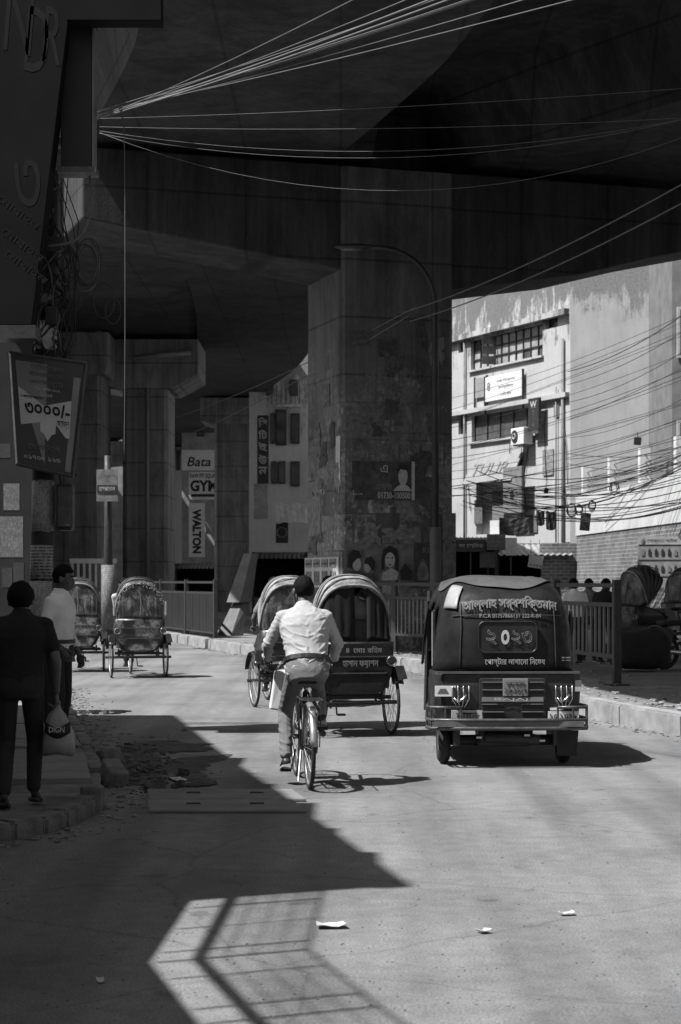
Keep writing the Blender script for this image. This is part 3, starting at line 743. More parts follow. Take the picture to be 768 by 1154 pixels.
# local: x along the wall, y towards the far (right) side
cw = thing('compound_wall', 'brick compound wall with a white painted upper band on the right', 'wall', (0, 0, 0))
BR = mat_brick('sooty brick', .17)
o = MB().box((LW/2, .15, 1.62), (LW, .3, 3.24)).build('brick_face', BR, cw); o.matrix_local = MW
o = MB().box((LW/2, .15, 3.9), (LW+.04, .36, 1.3)).build('white_band', mat_plaster('white band plaster', .55, .3, 6.5, 2.0), cw); o.matrix_local = MW
for k in range(6):
    o = MB().box((1+k*(LW-2)/5, .15, 5.05), (.3, .3, 1.0)).build('railing_post', WHITE, cw); o.matrix_local = MW
for z in (4.75, 4.95, 5.15, 5.35):
    o = MB().tube([(0, .15, z), (LW, .15, z)], .022, 6).build('railing_bar', ALU, cw); o.matrix_local = MW
o = MB().box((8.05-.55, 63.75, 1.5), (1.3, .3, 3.0)).build('return_wall', BR, cw)
# advertisement board with printed building
a, b = P(719, 662, 47.5), P(800, 604, 47.5)
ab = thing('advert_board', 'pale advertising board printed with rows of arched windows', 'sign', (a.x, 47.5, 0), -.06)
wd = b.x-a.x
MB().box((wd/2, 0, (a.z+b.z)/2), (wd, .05, b.z-a.z)).build('board', M('faded advert print', .26, .8, .3, 6), ab)
for x in (.2, wd-.2): MB().box((x, .06, a.z/2), (.06, .06, a.z)).build('leg', DARK, ab)
MB().box((wd/2, -.03, b.z-.12), (wd-.04, .02, .2)).build('header_strip', PALE, ab)
text('েগাল্ডেন লাইফ', ab, INK, (.62, -.035, b.z-.13), (1, 0, 0), (0, 0, 1), w=.75, h=.14)
MB().ell((.14, -.045, b.z-.13), (.05, .008, .075)).build('emblem', MID, ab)
for rr, z in enumerate((b.z-.5, b.z-.92)):
    for k in range(10):
        x = .1+k*.165
        if x > wd-.08: continue
        MB().poly([(x, -.03, z), (x+.075, -.03, z), (x+.075, -.03, z+.12), (x+.0375, -.03, z+.19), (x, -.03, z+.12)], -.01, (0, 1, 0)).build('printed_window', DARK if (k+rr) % 5 else MID, ab)
    MB().box((wd/2, -.032, z-.1), (wd-.04, .012, .025)).build('printed_cornice', MID, ab)

# ------------------------------------------------------------------ shops under the white building
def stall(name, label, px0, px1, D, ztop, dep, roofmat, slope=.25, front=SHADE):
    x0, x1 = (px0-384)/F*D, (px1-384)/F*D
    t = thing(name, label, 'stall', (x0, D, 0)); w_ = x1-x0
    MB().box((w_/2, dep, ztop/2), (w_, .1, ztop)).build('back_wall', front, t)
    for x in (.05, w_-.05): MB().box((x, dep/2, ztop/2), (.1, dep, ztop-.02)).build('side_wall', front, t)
    MB().box((w_/2, .2, .5), (w_-.2, .4, 1.0)).build('counter', STEEL, t)
    m = MB(); n = 24; rows = []
    for j in range(2):
        rows.append([(w_*i/n, -.7 if j == 0 else dep, (ztop-slope if j == 0 else ztop)+.03*math.cos(i*PI)) for i in range(n+1)])
    m.loft(rows, closed=False, caps=False); o = m.build('roof_sheet', roofmat, t)
    so = o.modifiers.new('t', 'SOLIDIFY'); so.thickness = .02
    return t, w_
TIN = M('weathered tin sheet', .3, .5, .3, 3, metal=.3)
t1, w_ = stall('shop_stall', 'dark market stall with a pale tin roof under the white building', 560, 643, 64, 3.05, 2.4, TIN, .45)
for k in range(5): MB().box((.4+k*.5, .1, 1.15), (.4, .3, .3)).build('goods_box', M('cardboard', .12, .9, .3, 4), t1)
sgn = thing('hanging_sign', 'small tilted pale sign hanging from the tin roof', 'sign', P(604, 633, 63), 0)
MB().box((0, 0, 0), (.48, .03, .42), Matrix.Rotation(.15, 3, 'Y')).build('board', PALE, sgn)
for k in range(4): MB().tube([(-.16+k*.11, -.02, -.1-k*.017), (-.16+k*.11, -.03, -.1-k*.017)], .03, 8).build('dot', DARK, sgn)
MB().tube([(-.15, 0, .2), (-.15, .1, .75)], .01, 5).build('cord', CABLE, sgn); MB().tube([(.15, 0, .2), (.15, .1, .75)], .01, 5).build('cord', CABLE, sgn)
t2, w_ = stall('shop_stall', 'long dark stall with signboards beside the main pier', 505, 562, 62, 3.2, 2.2, DARK, .2)
for (x0, x1, y0, y1, D, mt, nm, lb, tx) in ((514, 548, 608, 622, 61.0, DARK, 'stall_signboard', 'dark lettered fascia over the long stall', 'মা েস্টার'), (549, 570, 602, 620, 60.9, NEWSD, 'stall_signboard', 'dark picture panel beside the tin roof', None), (570, 583, 606, 626, 60.6, PALE, 'stall_signboard', 'pale upright panel in the middle of the stalls', None), (563, 597, 583, 602, 66, DARK, 'tarpaulin_screen', 'dark hanging screen with light studs above the stalls', None), (605, 614, 575, 591, 66.5, INK, 'black_cloth', 'left one of two black cloths hanging under the cables', None), (616, 627, 575, 596, 66.5, INK, 'black_cloth', 'right one of two black cloths hanging under the cables', None), (541, 560, 622, 640, 61.2, STEEL, 'stall_signboard', 'grey board under the long stall fascia', None)):
    a, b = P(x0, y1, D), P(x1, y0, D)
    t = thing(nm, lb, 'sign' if 'sign' in nm else 'cloth', ((a.x+b.x)/2, D, a.z))
    ww, hh = b.x-a.x, b.z-a.z; m = MB(); n = 6
    if 'cloth' in nm or 'screen' in nm:
        m.loft([[(ww*(i/n-.5), .05*math.sin(i*1.9+j), hh*(j/4)-.06*math.sin(PI*i/n)) for i in range(n+1)] for j in range(5)], closed=False, caps=False)
        o = m.build('sheet', mt, t); so = o.modifiers.new('t', 'SOLIDIFY'); so.thickness = .015
    else:
        m.box((0, 0, hh/2), (ww, .06, hh)).build('board', mt, t, bevel=.01)
        MB().box((0, .1, hh*.3-a.z/2), (.05, .05, a.z+hh*.4)).build('post', DARK, t)
    if tx: text(tx, t, PALE, (0, -.03, hh*.5), (1, 0, 0), (0, 0, 1), w=ww*.8, h=hh*.45)
# clutter of low shop fronts behind the pier gap
# ------------------------------------------------------------------ far buildings seen between the piers
def far_building(name, label, px0, px1, D, z1, mat, dep=8, wins=(), glass=GLASS):
    x0, x1 = (px0-384)/F*D, (px1-384)/F*D
    t = thing(name, label, 'building', (x0, D, 0)); w_ = x1-x0
    MB().box((w_/2, dep/2, z1/2), (w_, dep, z1)).build('wall', mat, t)
    for (a, b, c, d) in wins:
        p, q = P(a, d, D), P(b, c, D)
        f = MB().box(((p.x+q.x)/2-x0, -.05, (p.z+q.z)/2), (q.x-p.x, .12, q.z-p.z)).build('window', DARK, t)
        MB().box(((p.x+q.x)/2-x0, -.09, (p.z+q.z)/2), ((q.x-p.x)*.8, .08, (q.z-p.z)*.86)).build('pane', glass, f)
    return t
GP = mat_plaster('grimy grey plaster', .48, .18, 13, 6); FDK = M('grimy far plaster', .24, .9, .35, 1.2, bump=.2, bscale=9)
fb = far_building('shop_house', 'grimy grey shop house between the small column and the main pier', 281, 352, 88, 13.5, GP, 8, [(311, 323, 462, 502), (327, 336, 428, 446), (300, 308, 428, 446), (328, 338, 520, 548), (306, 312, 520, 545), (314, 322, 520, 545), (328, 338, 466, 500), (305, 309, 466, 500)])
p, q = P(304, 457, 87.5), P(340, 450, 87.5)
MB().box((( p.x+q.x)/2-fb.location.x, -.3, p.z), (q.x-p.x, .6, .12)).build('balcony_slab', GP, fb)
for k in range(7): MB().box((p.x-fb.location.x+.1+k*.22, -.55, p.z+.5), (.03, .03, .9)).build('baluster', DARK, fb)
far_building('shop_house', 'narrow dark shop house carrying the stacked shop signs at the left', 205, 246, 112, 12, FDK, 6, [(222, 230, 470, 492)])
far_building('pale_house', 'sunlit pale house glimpsed behind the stacked shop signs', 188, 209, 122, 10.5, mat_plaster('pale far plaster', .5, .2, 11), 6, [(199, 203, 508, 530)])
far_building('pale_house', 'distant pale house with columns seen beside the junction box', 52, 96, 150, 16, M('far pale paint', .26, .8, .2, 1), 8, [(66, 70, 560, 600), (77, 81, 560, 640)])
far_building('brick_house', 'dim block filling the slit between the back piers', 96, 196, 135, 12, FDK, 8)
far_building('brick_house', 'dim tall house closing the street behind the small column', 236, 290, 125, 11, FDK, 8, [(241, 246, 600, 640)])
far_building('brick_house', 'dim block behind the long stall at the end of the street', 330, 530, 104, 12.5, GP, 8)
def flat_sign(name, label, x0, x1, y0, y1, D, mat, rot=0, group=None, legs=True):
    a, b = P(x0, y1, D), P(x1, y0, D)
    t = thing(name, label, 'sign', ((a.x+b.x)/2, D, a.z), rot, group)
    w_, h_ = b.x-a.x, b.z-a.z
    MB().box((0, 0, h_/2), (w_, .12, h_)).build('board', mat, t, bevel=.01)
    if legs:
        for x in (-w_*.3, w_*.3): MB().box((x, .25, h_*.5), (.06, .4, .06)).build('bracket', DARK, t)
    return t, w_, h_
R_, U_ = (1, 0, 0), (0, 0, 1)
M('grey wire', .09, .6, .2, 5)
PALES = M('pale sign face', .6, .6, .1, 3)
t, w_, h_ = flat_sign('shop_sign', 'pale shop sign lettered Bata, topmost of the stacked signs', 205, 244, 507, 530, 110, PALES)
text('Bata', t, INK, (.05, -.06, h_*.42), R_, U_, w=w_*.68, h=h_*.45, bold=.015, warp=lambda x, y, z: (x+.25*y, y, z))
t, w_, h_ = flat_sign('shop_sign', 'square gym sign lettered RAW FIT SQUAD GYM', 213, 247, 532, 563, 109.6, PALES)
text('RAW FIT SQUAD', t, INK, (.0, -.06, h_*.85), R_, U_, w=w_*.92, h=h_*.2, bold=.02)
text('GYM', t, INK, (.0, -.06, h_*.5), R_, U_, w=w_*.9, h=h_*.42, bold=.04)
MB().box((0, -.065, h_*.15), (w_*.85, .02, h_*.1)).build('address_strip', INK, t)
t, w_, h_ = flat_sign('shop_sign', 'tall pale sign lettered WALTON down its length', 213, 231, 567, 628, 109.2, PALES)
text('WALTON', t, INK, (0, -.06, h_*.48), (0, 0, -1), (1, 0, 0), w=h_*.82, h=w_*.55, bold=.05)
t, w_, h_ = flat_sign('shop_sign', 'narrow dark vertical sign with pale Bengali letters beside the small column', 290, 303, 468, 545, 85, DARK)
for k, c in enumerate(('িস', 'িট', 'ই', 'উ', 'ন')): text(c, t, PALE, (0, -.06, h_-.32-k*.56), R_, U_, w=w_*.75, h=.42, bold=.02)
t, w_, h_ = flat_sign('shop_sign', 'white printed notice board under the Bengali vertical sign', 286, 302, 545, 585, 85.4, NEWS2)
t, w_, h_ = flat_sign('shop_sign', 'small white wall sign below the gym sign edge', 232, 239, 570, 602, 109.8, PALE)
t, w_, h_ = flat_sign('shop_sign', 'short dark cabinet with a round clock-like emblem under the grey shop house', 311, 325, 588, 612, 84, DARK)
MB().torus((0, -.07, h_/2), .22, .03, 'y').build('round_emblem', MID, t)
# awning and clutter at the foot of the grey shop house
t = thing('awning', 'light cloth awning on the grey shop house', 'awning', P(330, 590, 84))
m = MB(); m.loft([[(-.75+1.5*i/8, -.9*j/4, .9-.9*j/4+.05*math.sin(i*1.7+j)) for i in range(9)] for j in range(5)], closed=False, caps=False)
o = m.build('cloth', M('light awning cloth', .4, .9, .2, 3), t); so = o.modifiers.new('t', 'SOLIDIFY'); so.thickness = .02
for x in (-.7, .7): MB().tube([(x, -.9, 0), (x, 0, -.25)], .02, 6).build('strut', DARK, t)
t1, w_ = stall('shop_stall', 'dark shop front at the foot of the grey shop house', 284, 346, 82, 3.0, 2, DARK, .3)
t1, w_ = stall('shop_stall', 'dark shop front under the stacked signs', 197, 250, 104, 2.7, 2, DARK, .3)
# low pale balustrade wall seen behind the left rickshaws
t = thing('balustrade_wall', 'low pale wall with a row of arched openings behind the left rickshaws', 'wall', P(86, 655, 60))
MB().box((.55, 0, .65), (1.5, .2, .16)).build('coping', PALE, t); MB().box((.55, 0, -.9), (1.5, .2, 1.1)).build('plinth', PALE, t)
for k in range(8): MB().box((-.12+k*.19, 0, .1), (.07, .14, .95)).build('baluster', PALE, t)

# ------------------------------------------------------------------ fences on the median
def fence_panel(label, a, b, z0, z1, bars=12, solid=False, group='fence panels along the median'):
    STEEL = M('fence steel', .035, .6, .3, 9)
    a = V((a[0], a[1], 0)); b = V((b[0], b[1], 0)); d = (b-a); L = d.length; rz = math.atan2(d.y, d.x)
    t = thing('fence_panel', label, 'fence', (a.x, a.y, .2), rz, group)
    MB().box((0, 0, (z1-.2)/2), (.11, .11, z1-.2)).build('post', STEEL, t, bevel=.008)
    for z in (z0, z1-.36, z1-.28+.2):
        MB().box((L/2, 0, z-.2), (L-.11, .05, .06)).build('rail', STEEL, t)
    if solid:
        n = int(L/.9)
        for k in range(n): MB().box((.06+(L-.12)*(k+.5)/n, .02, (z0+z1-.36)/2-.2), ((L-.12)/n-.03, .02, z1-.36-z0-.06)).build('sheet_panel', M('fence sheet', .014, .6, .3, 2), t)
    else:
        bar = MB().box((0, 0, 0), (.028, .028, z1-.36-z0-.06)).mesh('bar'); bar.materials.append(M('fence bar paint', .15, .6, .2, 4))
        for k in range(bars): piece(t, 'bar', bar, Matrix.Translation((.06+(L-.12)*(k+.5)/bars, 0, (z0+z1-.36)/2-.2)))
    MB().box((0, 0, .02), (.3, .3, .04)).build('base_plate', STEEL, t)
    return t
FR = [(3.93, 26.5), (3.42, 29.5), (2.87, 32.7), (2.2, 36.0), (1.1, 37.9), (-.6, 39.0)]
labs = ['steel picket fence panel with a heavy end post right of the auto rickshaw', 'second steel picket panel behind the auto rickshaw', 'third steel picket panel running back to the pier', 'steel picket panel at the right foot of the main pier', 'steel picket panel in front of the main pier posters']
for i in range(5): fence_panel(labs[i], FR[i], FR[i+1], .62, 1.72, 14)
FLs = [(-3.25, 48.4), (-4.3, 52.0), (-5.35, 55.6), (-6.4, 59.2), (-7.5, 63)]
labs = ['sheet metal fence panel behind the leaning board', 'second sheet metal fence panel left of the leaning board', 'sheet metal fence panel under the stacked shop signs', 'furthest left sheet metal fence panel behind the far rickshaw']
for i in range(4): fence_panel(labs[i], FLs[i], FLs[i+1], .35, 1.75, 12, True)
# heavy end post of the right fence
# leaning folded board wrapped in cloth
t = thing('leaning_board', 'tall folded pale board wrapped in cloth leaning on the median fence', 'board', G(262, 716, .22))
hh = 2.25
ring0 = [(-.42, -.1), (-.02, -.32), (.30, .0), (.2, .35)]
m = MB(); m.hexa([V((x, y, 0)) for x, y in ring0], [V((x*.62+.28, y*.5+.5, hh*.42)) for x, y in ring0]); m.build('lower_fold', M('pale wrapping cloth', .15, .9, .2, 3, bump=.3, bscale=6, bdist=.05), t)
m = MB(); m.hexa([V((x*.95+.22, y*.8+.36, hh*.40)) for x, y in ring0], [V((x*.55+.5, y*.5+.9, hh)) for x, y in ring0]); m.build('upper_fold', M('pale wrapping cloth'), t)

# ------------------------------------------------------------------ posters on the main pier
def pier_hit(px, py, o=0):
    k = (px-384)/F; A = P0-E2*o
    D = (A.x*E1.y-A.y*E1.x)/(k*E1.y-E1.x); p = P(px, py, D)
    return p
def pier_hit_l(px, py, o=0):
    k = (px-384)/F; A = P0-E1*o
    D = (A.x*E2.y-A.y*E2.x)/(k*E2.y-E2.x)
    return P(px, py, D)
def poster(label, x0, x1, y0, y1, mat, hit=pier_hit, right=E1, o=.006, cat='poster'):
    a = hit(x0, y1, o); b = hit(x1, y0, o); c = hit(x0, y0, o)
    t = thing('poster', label, cat, a, 0, 'posters on the main pier')
    w_ = (b-a).dot(right); h_ = c.z-a.z
    nrm = V(right).cross(V((0, 0, 1)))
    m = MB(); rows = []
    for j in range(5):
        rows.append([V(right)*(w_*i/6)+V((0, 0, h_*j/4))+nrm*(.006+.012*max(0, noise.noise((i*.9, j*1.1, x0)))) for i in range(7)])
    m.loft(rows, closed=False, caps=False); ob = m.build('sheet', mat, t); so = ob.modifiers.new('t', 'SOLIDIFY'); so.thickness = .004
    def pt(u, v, oo=.024): return V(right)*(w_*u)+V((0, 0, h_*v))+nrm*oo
    return t, pt, w_, h_, nrm
def blotch(t, pt, pts, mat, nm, nrm, oo=.024): MB().poly([pt(u, v, oo) for u, v in pts], .003, nrm).build(nm, mat, t)
def oval(cu, cv, ru, rv, n=18): return [(cu+ru*math.cos(2*PI*i/n), cv+rv*math.sin(2*PI*i/n)) for i in range(n)]
FACE = M('printed face tone', .33, .85, .25, 14); DPR = M('dark poster print', .05, .8, .5, 6); MPR = M('mid poster print', .13, .85, .5, 7)
t, pt, w_, h_, nn = poster('dark campaign poster with a portrait and phone number on the pier', 397, 468, 519, 563, DPR)
blotch(t, pt, [(.94, .0), (.99, .0), (.99, 1), (.94, 1)], PALE, 'border', nn); blotch(t, pt, [(0, 0), (.03, 0), (.03, .25), (0, .25)], MID, 'border', nn)
blotch(t, pt, [(.64, .24), (.72, .37), (.80, .43), (.88, .37), (.935, .26), (.935, .24)], PALE, 'shirt', nn)
blotch(t, pt, oval(.80, .62, .075, .24), FACE, 'face', nn, .028); blotch(t, pt, [(.72, .68), (.74, .9), (.8, .94), (.87, .88), (.885, .68), (.86, .78), (.76, .8)], INK, 'hair', nn, .032)
text('01730-100500', t, PALE, pt(.66, .12, .022), E1, U_, w=w_*.52, h=h_*.17, bold=.02)
text('হািফজ', t, MID, pt(.5, .36, .022), E1, U_, w=w_*.26, h=h_*.2)
text('েদায়া চাই', t, PALE, pt(.06, .14, .022), E1, U_, w=w_*.2, h=h_*.07); text('এ', t, PALE, pt(.5, .8, .022), E1, U_, h=h_*.2)
t, pt, w_, h_, nn = poster('film poster with two dark heads, left of the film poster row', 388, 427, 613, 657, MPR)
blotch(t, pt, [(.08, .4), (.1, .72), (.24, .86), (.42, .82), (.5, .66), (.36, .62), (.24, .5), (.22, .36)], INK, 'hair', nn); blotch(t, pt, [(.86, .3), (.9, .55), (.78, .68), (.62, .64), (.56, .5), (.68, .48), (.78, .36)], INK, 'hair', nn); blotch(t, pt, oval(.36, .48, .12, .17), PALE, 'face', nn, .02); blotch(t, pt, oval(.66, .40, .10, .14), FACE, 'face', nn, .02); blotch(t, pt, [(.1, .03), (.16, .26), (.4, .3), (.6, .24), (.88, .26), (.92, .03)], DPR, 'shoulders', nn)
t, pt, w_, h_, nn = poster('film poster with a long haired woman, middle of the film poster row', 427.6, 466.5, 613, 656, MPR)
blotch(t, pt, [(.06, .3), (.05, .6), (.12, .85), (.3, .96), (.48, .88), (.56, .62), (.54, .28), (.46, .34), (.45, .6), (.15, .6), (.14, .34)], INK, 'hair', nn); blotch(t, pt, oval(.3, .58, .145, .2), PALE, 'face', nn, .028); blotch(t, pt, [(.2, .62), (.27, .62), (.27, .65), (.2, .65)], INK, 'eye', nn, .032); blotch(t, pt, [(.33, .62), (.4, .62), (.4, .65), (.33, .65)], INK, 'eye', nn, .032); blotch(t, pt, [(.26, .47), (.34, .47), (.33, .44), (.27, .44)], INK, 'mouth', nn, .032); blotch(t, pt, [(.6, .05), (.6, .3), (.68, .42), (.76, .5), (.84, .38), (.95, .3), (.95, .05)], INK, 'figure', nn)
blotch(t, pt, [(.05, .04), (.5, .04), (.55, .25), (.35, .38), (.1, .25)], FACE, 'shoulder', nn)
t, pt, w_, h_, nn = poster('dark film poster with a hatted figure, right of the film poster row', 467.2, 498, 612, 656, DPR)
blotch(t, pt, [(.1, .04), (.12, .35), (.22, .46), (.2, .5), (.3, .6), (.42, .5), (.4, .46), (.5, .35), (.52, .04)], MPR, 'figure', nn); text('KILL', t, MID, pt(.55, .82, .022), E1, U_, w=w_*.5, h=h_*.14)
poster('faded bill at the right corner of the pier, above the film row', 499, 514, 578, 609, MPR); poster('faded bill at the right corner of the pier, beside the film row', 499, 514, 612, 652, MPR)
t, pt, w_, h_, nn = poster('white election bill with four columns on the left pier face', 344, 382, 629, 662, PALE, pier_hit_l, -E2)
for k in range(4):
    blotch(t, pt, [(.04+k*.24, .68), (.22+k*.24, .68), (.22+k*.24, .94), (.04+k*.24, .94)], MID, 'printed_block', nn); text('েভাট', t, INK, pt(.13+k*.24, .8, .026), -E2, U_, w=w_*.15, h=h_*.1)
    for j in range(3): blotch(t, pt, [(.06+k*.24+j*.06, .1), (.09+k*.24+j*.06, .1), (.09+k*.24+j*.06, .55), (.06+k*.24+j*.06, .55)], MID, 'printed_column', nn)
poster('narrow pale paper strip down the pier corner', 379, 384, 492, 548, PALE, pier_hit_l, -E2)
poster('torn pale bill low on the left pier face', 347, 362, 560, 605, MPR, pier_hit_l, -E2); poster('small torn white bill beneath the film posters', 431, 450, 658, 668, NEWS2)

# scraps of torn bills left on the pier
random.seed(21)
pier_part = [c for c in kids(fly) if c.name.startswith('pier')][0]
TB = [M('torn bill grey', .075, .9, .5, 12), M('torn bill pale', .105, .9, .6, 12), M('torn bill dark', .05, .9, .5, 12), M('torn bill white', .15, .9, .5, 12)]
for k in range(30):
    left = k % 3 == 0
    if left: c = pier_hit_l(random.uniform(349, 380), random.uniform(440, 625), .012); rv = -E2; nv = -E1
    else: c = pier_hit(random.uniform(390, 508), random.uniform(370, 612), .012); rv = E1; nv = -E2
    w2, h2 = random.uniform(.06, .34), random.uniform(.08, .42); tl_ = random.uniform(-.12, .12); n_ = 24; pts = []
    for i in range(n_):
        a = 2*PI*i/n_; e = max(abs(math.cos(a)), abs(math.sin(a))); rr_ = (1/e)*random.choice((random.uniform(.45, .7), random.uniform(.9, 1.02), random.uniform(.92, 1.02)))
        x, z = w2*rr_*math.cos(a), h2*rr_*math.sin(a)
        pts.append(c+rv*(x*math.cos(tl_)-z*math.sin(tl_))+V((0, 0, x*math.sin(tl_)+z*math.cos(tl_)))+nv*random.uniform(0, .006))
    MB().poly(pts, .003, nv).build('torn_bill', random.choice(TB[:3]) if (k % 7) else TB[3], pier_part)
# ------------------------------------------------------------------ street lamp in front of the pier
b = P(491, 655, 38.6); b.z = .2
lp = thing('street_lamp', 'tall curved street lamp standing in front of the main pier', 'street lamp', b)
m = MB(); pts = [(0, 0, 0), (0, 0, 7.2)]; a0 = 1.15
for k in range(1, 9):
    a = k/8*PI*.46; pts.append((-a0*(1-math.cos(a))*1.0, 0, 7.2+a0*math.sin(a)*1.05))
pts.append((pts[-1][0]-.35, 0, pts[-1][2]+.03))
m.tube(pts, [.075]*2+[.05]*9, 10).build('pole', M('lamp pole paint', .022, .5, .2, 3), lp, True)
m = MB(); m.tube([(0, 0, 0), (0, 0, .3), (0, 0, 2.55), (0, 0, 2.62)], [.13, .12, .115, .08], 12).build('base_sleeve', M('painted sleeve', .08, .7, .3, 3), lp, True)
for k, ch_ in enumerate('DOOEN'): pass
hx, hz = pts[-1][0], pts[-1][2]
m = MB(); m.ell((hx-.33, 0, hz), (.42, .13, .07)); m.build('lamp_head', M('lamp head', .03, .4, .1, 5), lp, True)
MB().ell((hx-.38, 0, hz-.04), (.25, .09, .05)).build('lens', M('lamp lens', .12, .2, .1, 5), lp, True)
m = MB(); m.tube([(0, 0, .8), (0, 0, 1.05)], .135, 12).build('paper_band', NEWS2, lp, True)

# ------------------------------------------------------------------ left: utility pole, signs, cables
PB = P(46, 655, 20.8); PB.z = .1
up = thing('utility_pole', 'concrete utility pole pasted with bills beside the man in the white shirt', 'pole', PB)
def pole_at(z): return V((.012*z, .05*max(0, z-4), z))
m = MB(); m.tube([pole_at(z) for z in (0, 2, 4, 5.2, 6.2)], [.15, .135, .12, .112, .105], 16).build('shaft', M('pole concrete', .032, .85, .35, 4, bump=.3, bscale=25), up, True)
for (z0, z1, mt, a0, a1) in ((.9, 1.6, NEWS2, -2.6, -.6), (1.62, 2.0, NEWS, -2.7, -.5), (2.15, 2.72, NEWS2, -2.6, -.4), (4.18, 4.5, M('pale paper wrap', .5, .85, .3, 9), -3.1, -.1), (4.7, 4.8, MID, -2.4, -.9)):
    m = MB(); rows = []
    for z in (z0, (z0+z1)/2, z1):
        c = pole_at(z); r = .157-.0075*z
        rows.append([c+V((math.cos(a0+(a1-a0)*k/8)*r, math.sin(a0+(a1-a0)*k/8)*r, random.uniform(-.01, .01))) for k in range(9)])
    m.loft(rows, closed=False, caps=False); o = m.build('pasted_bill', mt, up, True); so = o.modifiers.new('t', 'SOLIDIFY'); so.thickness = .003
    so.offset = 1
for k, c_ in enumerate('আইসবাগ'): pass
random.seed(33)
for k in range(16):
    z0_ = random.uniform(2.4, 4.2); z1_ = random.uniform(5.0, 6.2); pts = []
    for i in range(9):
        z = z0_+(z1_-z0_)*i/8; a = random.uniform(-2.9, .3); r_ = random.uniform(.13, .24)
        if i in (0, 8): r_ = .12
        pts.append(pole_at(z)+V((math.cos(a)*r_*.9+.05, math.sin(a)*r_*.5-.05, 0)))
    MB().tube(spline(pts, 4), random.choice((.005, .008, .012)), 5).build('pole_cable', CABLE if k % 5 else M('grey wire'), up, True)
for (z, w2, h2) in ((4.55, .14, .2), (5.35, .2, .16), (3.75, .12, .18)): MB().box(pole_at(z)+V((.08, -.13, 0)), (w2, .1, h2)).build('cable_box', DARK, up, bevel=.012)
# sign board on the pole
q = [P(10, 397, 20.5), P(97, 409, 20.5), P(82, 537, 20.5), P(18, 523, 20.5)]
sb = thing('pole_sign', 'tapered coaching advert board with large price numerals on the utility pole', 'sign', q[3])
q = [p-q[3] for p in q]
nrm = (q[1]-q[0]).cross(q[3]-q[0]).normalized()
if nrm.y > 0: nrm = -nrm
SBK = M('sign board print', .07, .45, .2, 2)
MB().poly(q, -.07, nrm).build('board', SBK, sb)
def sp(u, v, o=.004): return q[0].lerp(q[1], u).lerp(q[3].lerp(q[2], u), v)+nrm*o
def sblob(pts, mat, nm, o=.003): MB().poly([sp(u, v, o) for u, v in pts], .002, nrm).build(nm, mat, sb)
SR = (q[1]-q[0]).normalized(); SU = (q[0]-q[3]).normalized()
def edge(i, j, mat, wd=.02): MB().tube([q[i]+nrm*.0, q[j]+nrm*.0], wd, 6).build('rim', mat, sb)
edge(0, 3, ALU, .022); edge(0, 1, STEEL); edge(1, 2, STEEL); edge(2, 3, STEEL)
SPL = M('sign pale print', .62, .5, .12, 3); SPM = M('sign mid print and backlight', .26, .5, .15, 3)
sblob([(.08, .06), (.5, .06), (.5, .95), (.3, .62), (.10, .34)], SPM, 'painted_backlight')  # sunlight coming through the left half of the board, painted as a paler wedge
sblob([(.10, .29), (.47, .43), (.86, .35), (.88, .68), (.82, .68), (.66, .58), (.42, .58), (.12, .63)], SPL, 'price_banner', .006)
sblob([(.86, .14), (.955, .14), (.955, .97), (.86, .97)], SPM, 'side_strip', .005)
text('৩০০০/-', sb, INK, sp(.52, .46, .006), SR, SU, w=.5, h=.15, bold=.025)
text('৭ আগস্ট পর্যন্ত', sb, DARK, sp(.3, .37, .008), SR, SU, w=.26, h=.05); text('ছাড়!', sb, DARK, sp(.77, .57, .008), SR, SU, w=.13, h=.09)
for k, tx in enumerate(('েমিডেকল', 'ইিঞ্জিনয়ািরং', 'ভািসর্িট')): text(tx, sb, SPM if k != 1 else SPM, sp(.5, .09+k*.07, .006), SR, SU, w=.38, h=.07, outline=.02)
text('ভিতর্ েকািচং ২০২৩', sb, SPL, sp(.5, .285, .006), SR, SU, w=.3, h=.045); text('২০২৩', sb, SPL, sp(.5, .335, .006), SR, SU, w=.13, h=.04)
sblob([(.42, .575), (.66, .575), (.66, .66), (.6, .68), (.54, .74), (.48, .68), (.42, .66)], SPL, 'badge', .009)
text('েযাগােযাগ', sb, SPM, sp(.48, .80, .006), SR, SU, w=.36, h=.07, outline=.02); text('০১৭৩০ ১২৩', sb, SPL, sp(.46, .90, .006), SR, SU, w=.4, h=.045)
for v in (.25, .8): MB().tube([sp(.45, v, -.07), sp(.45, v, -.07)-nrm*.16], .02, 6).build('bracket', DARK, sb)
# junction box under the sign
jb = thing('junction_box', 'dark cable junction box strapped to the utility pole', 'junction box', P(74, 598, 20.7))
MB().box((0, 0, .26), (.18, .22, .52)).build('case', DARK, jb, bevel=.03); MB().box((0, -.12, .26), (.14, .02, .44)).build('door', STEEL, jb, bevel=.008)
MB().tube([(-.05, 0, .52), (-.08, 0, .7), (.05, -.02, .74), (.12, 0, .6)], .012, 6).build('cable_loop', CABLE, jb)
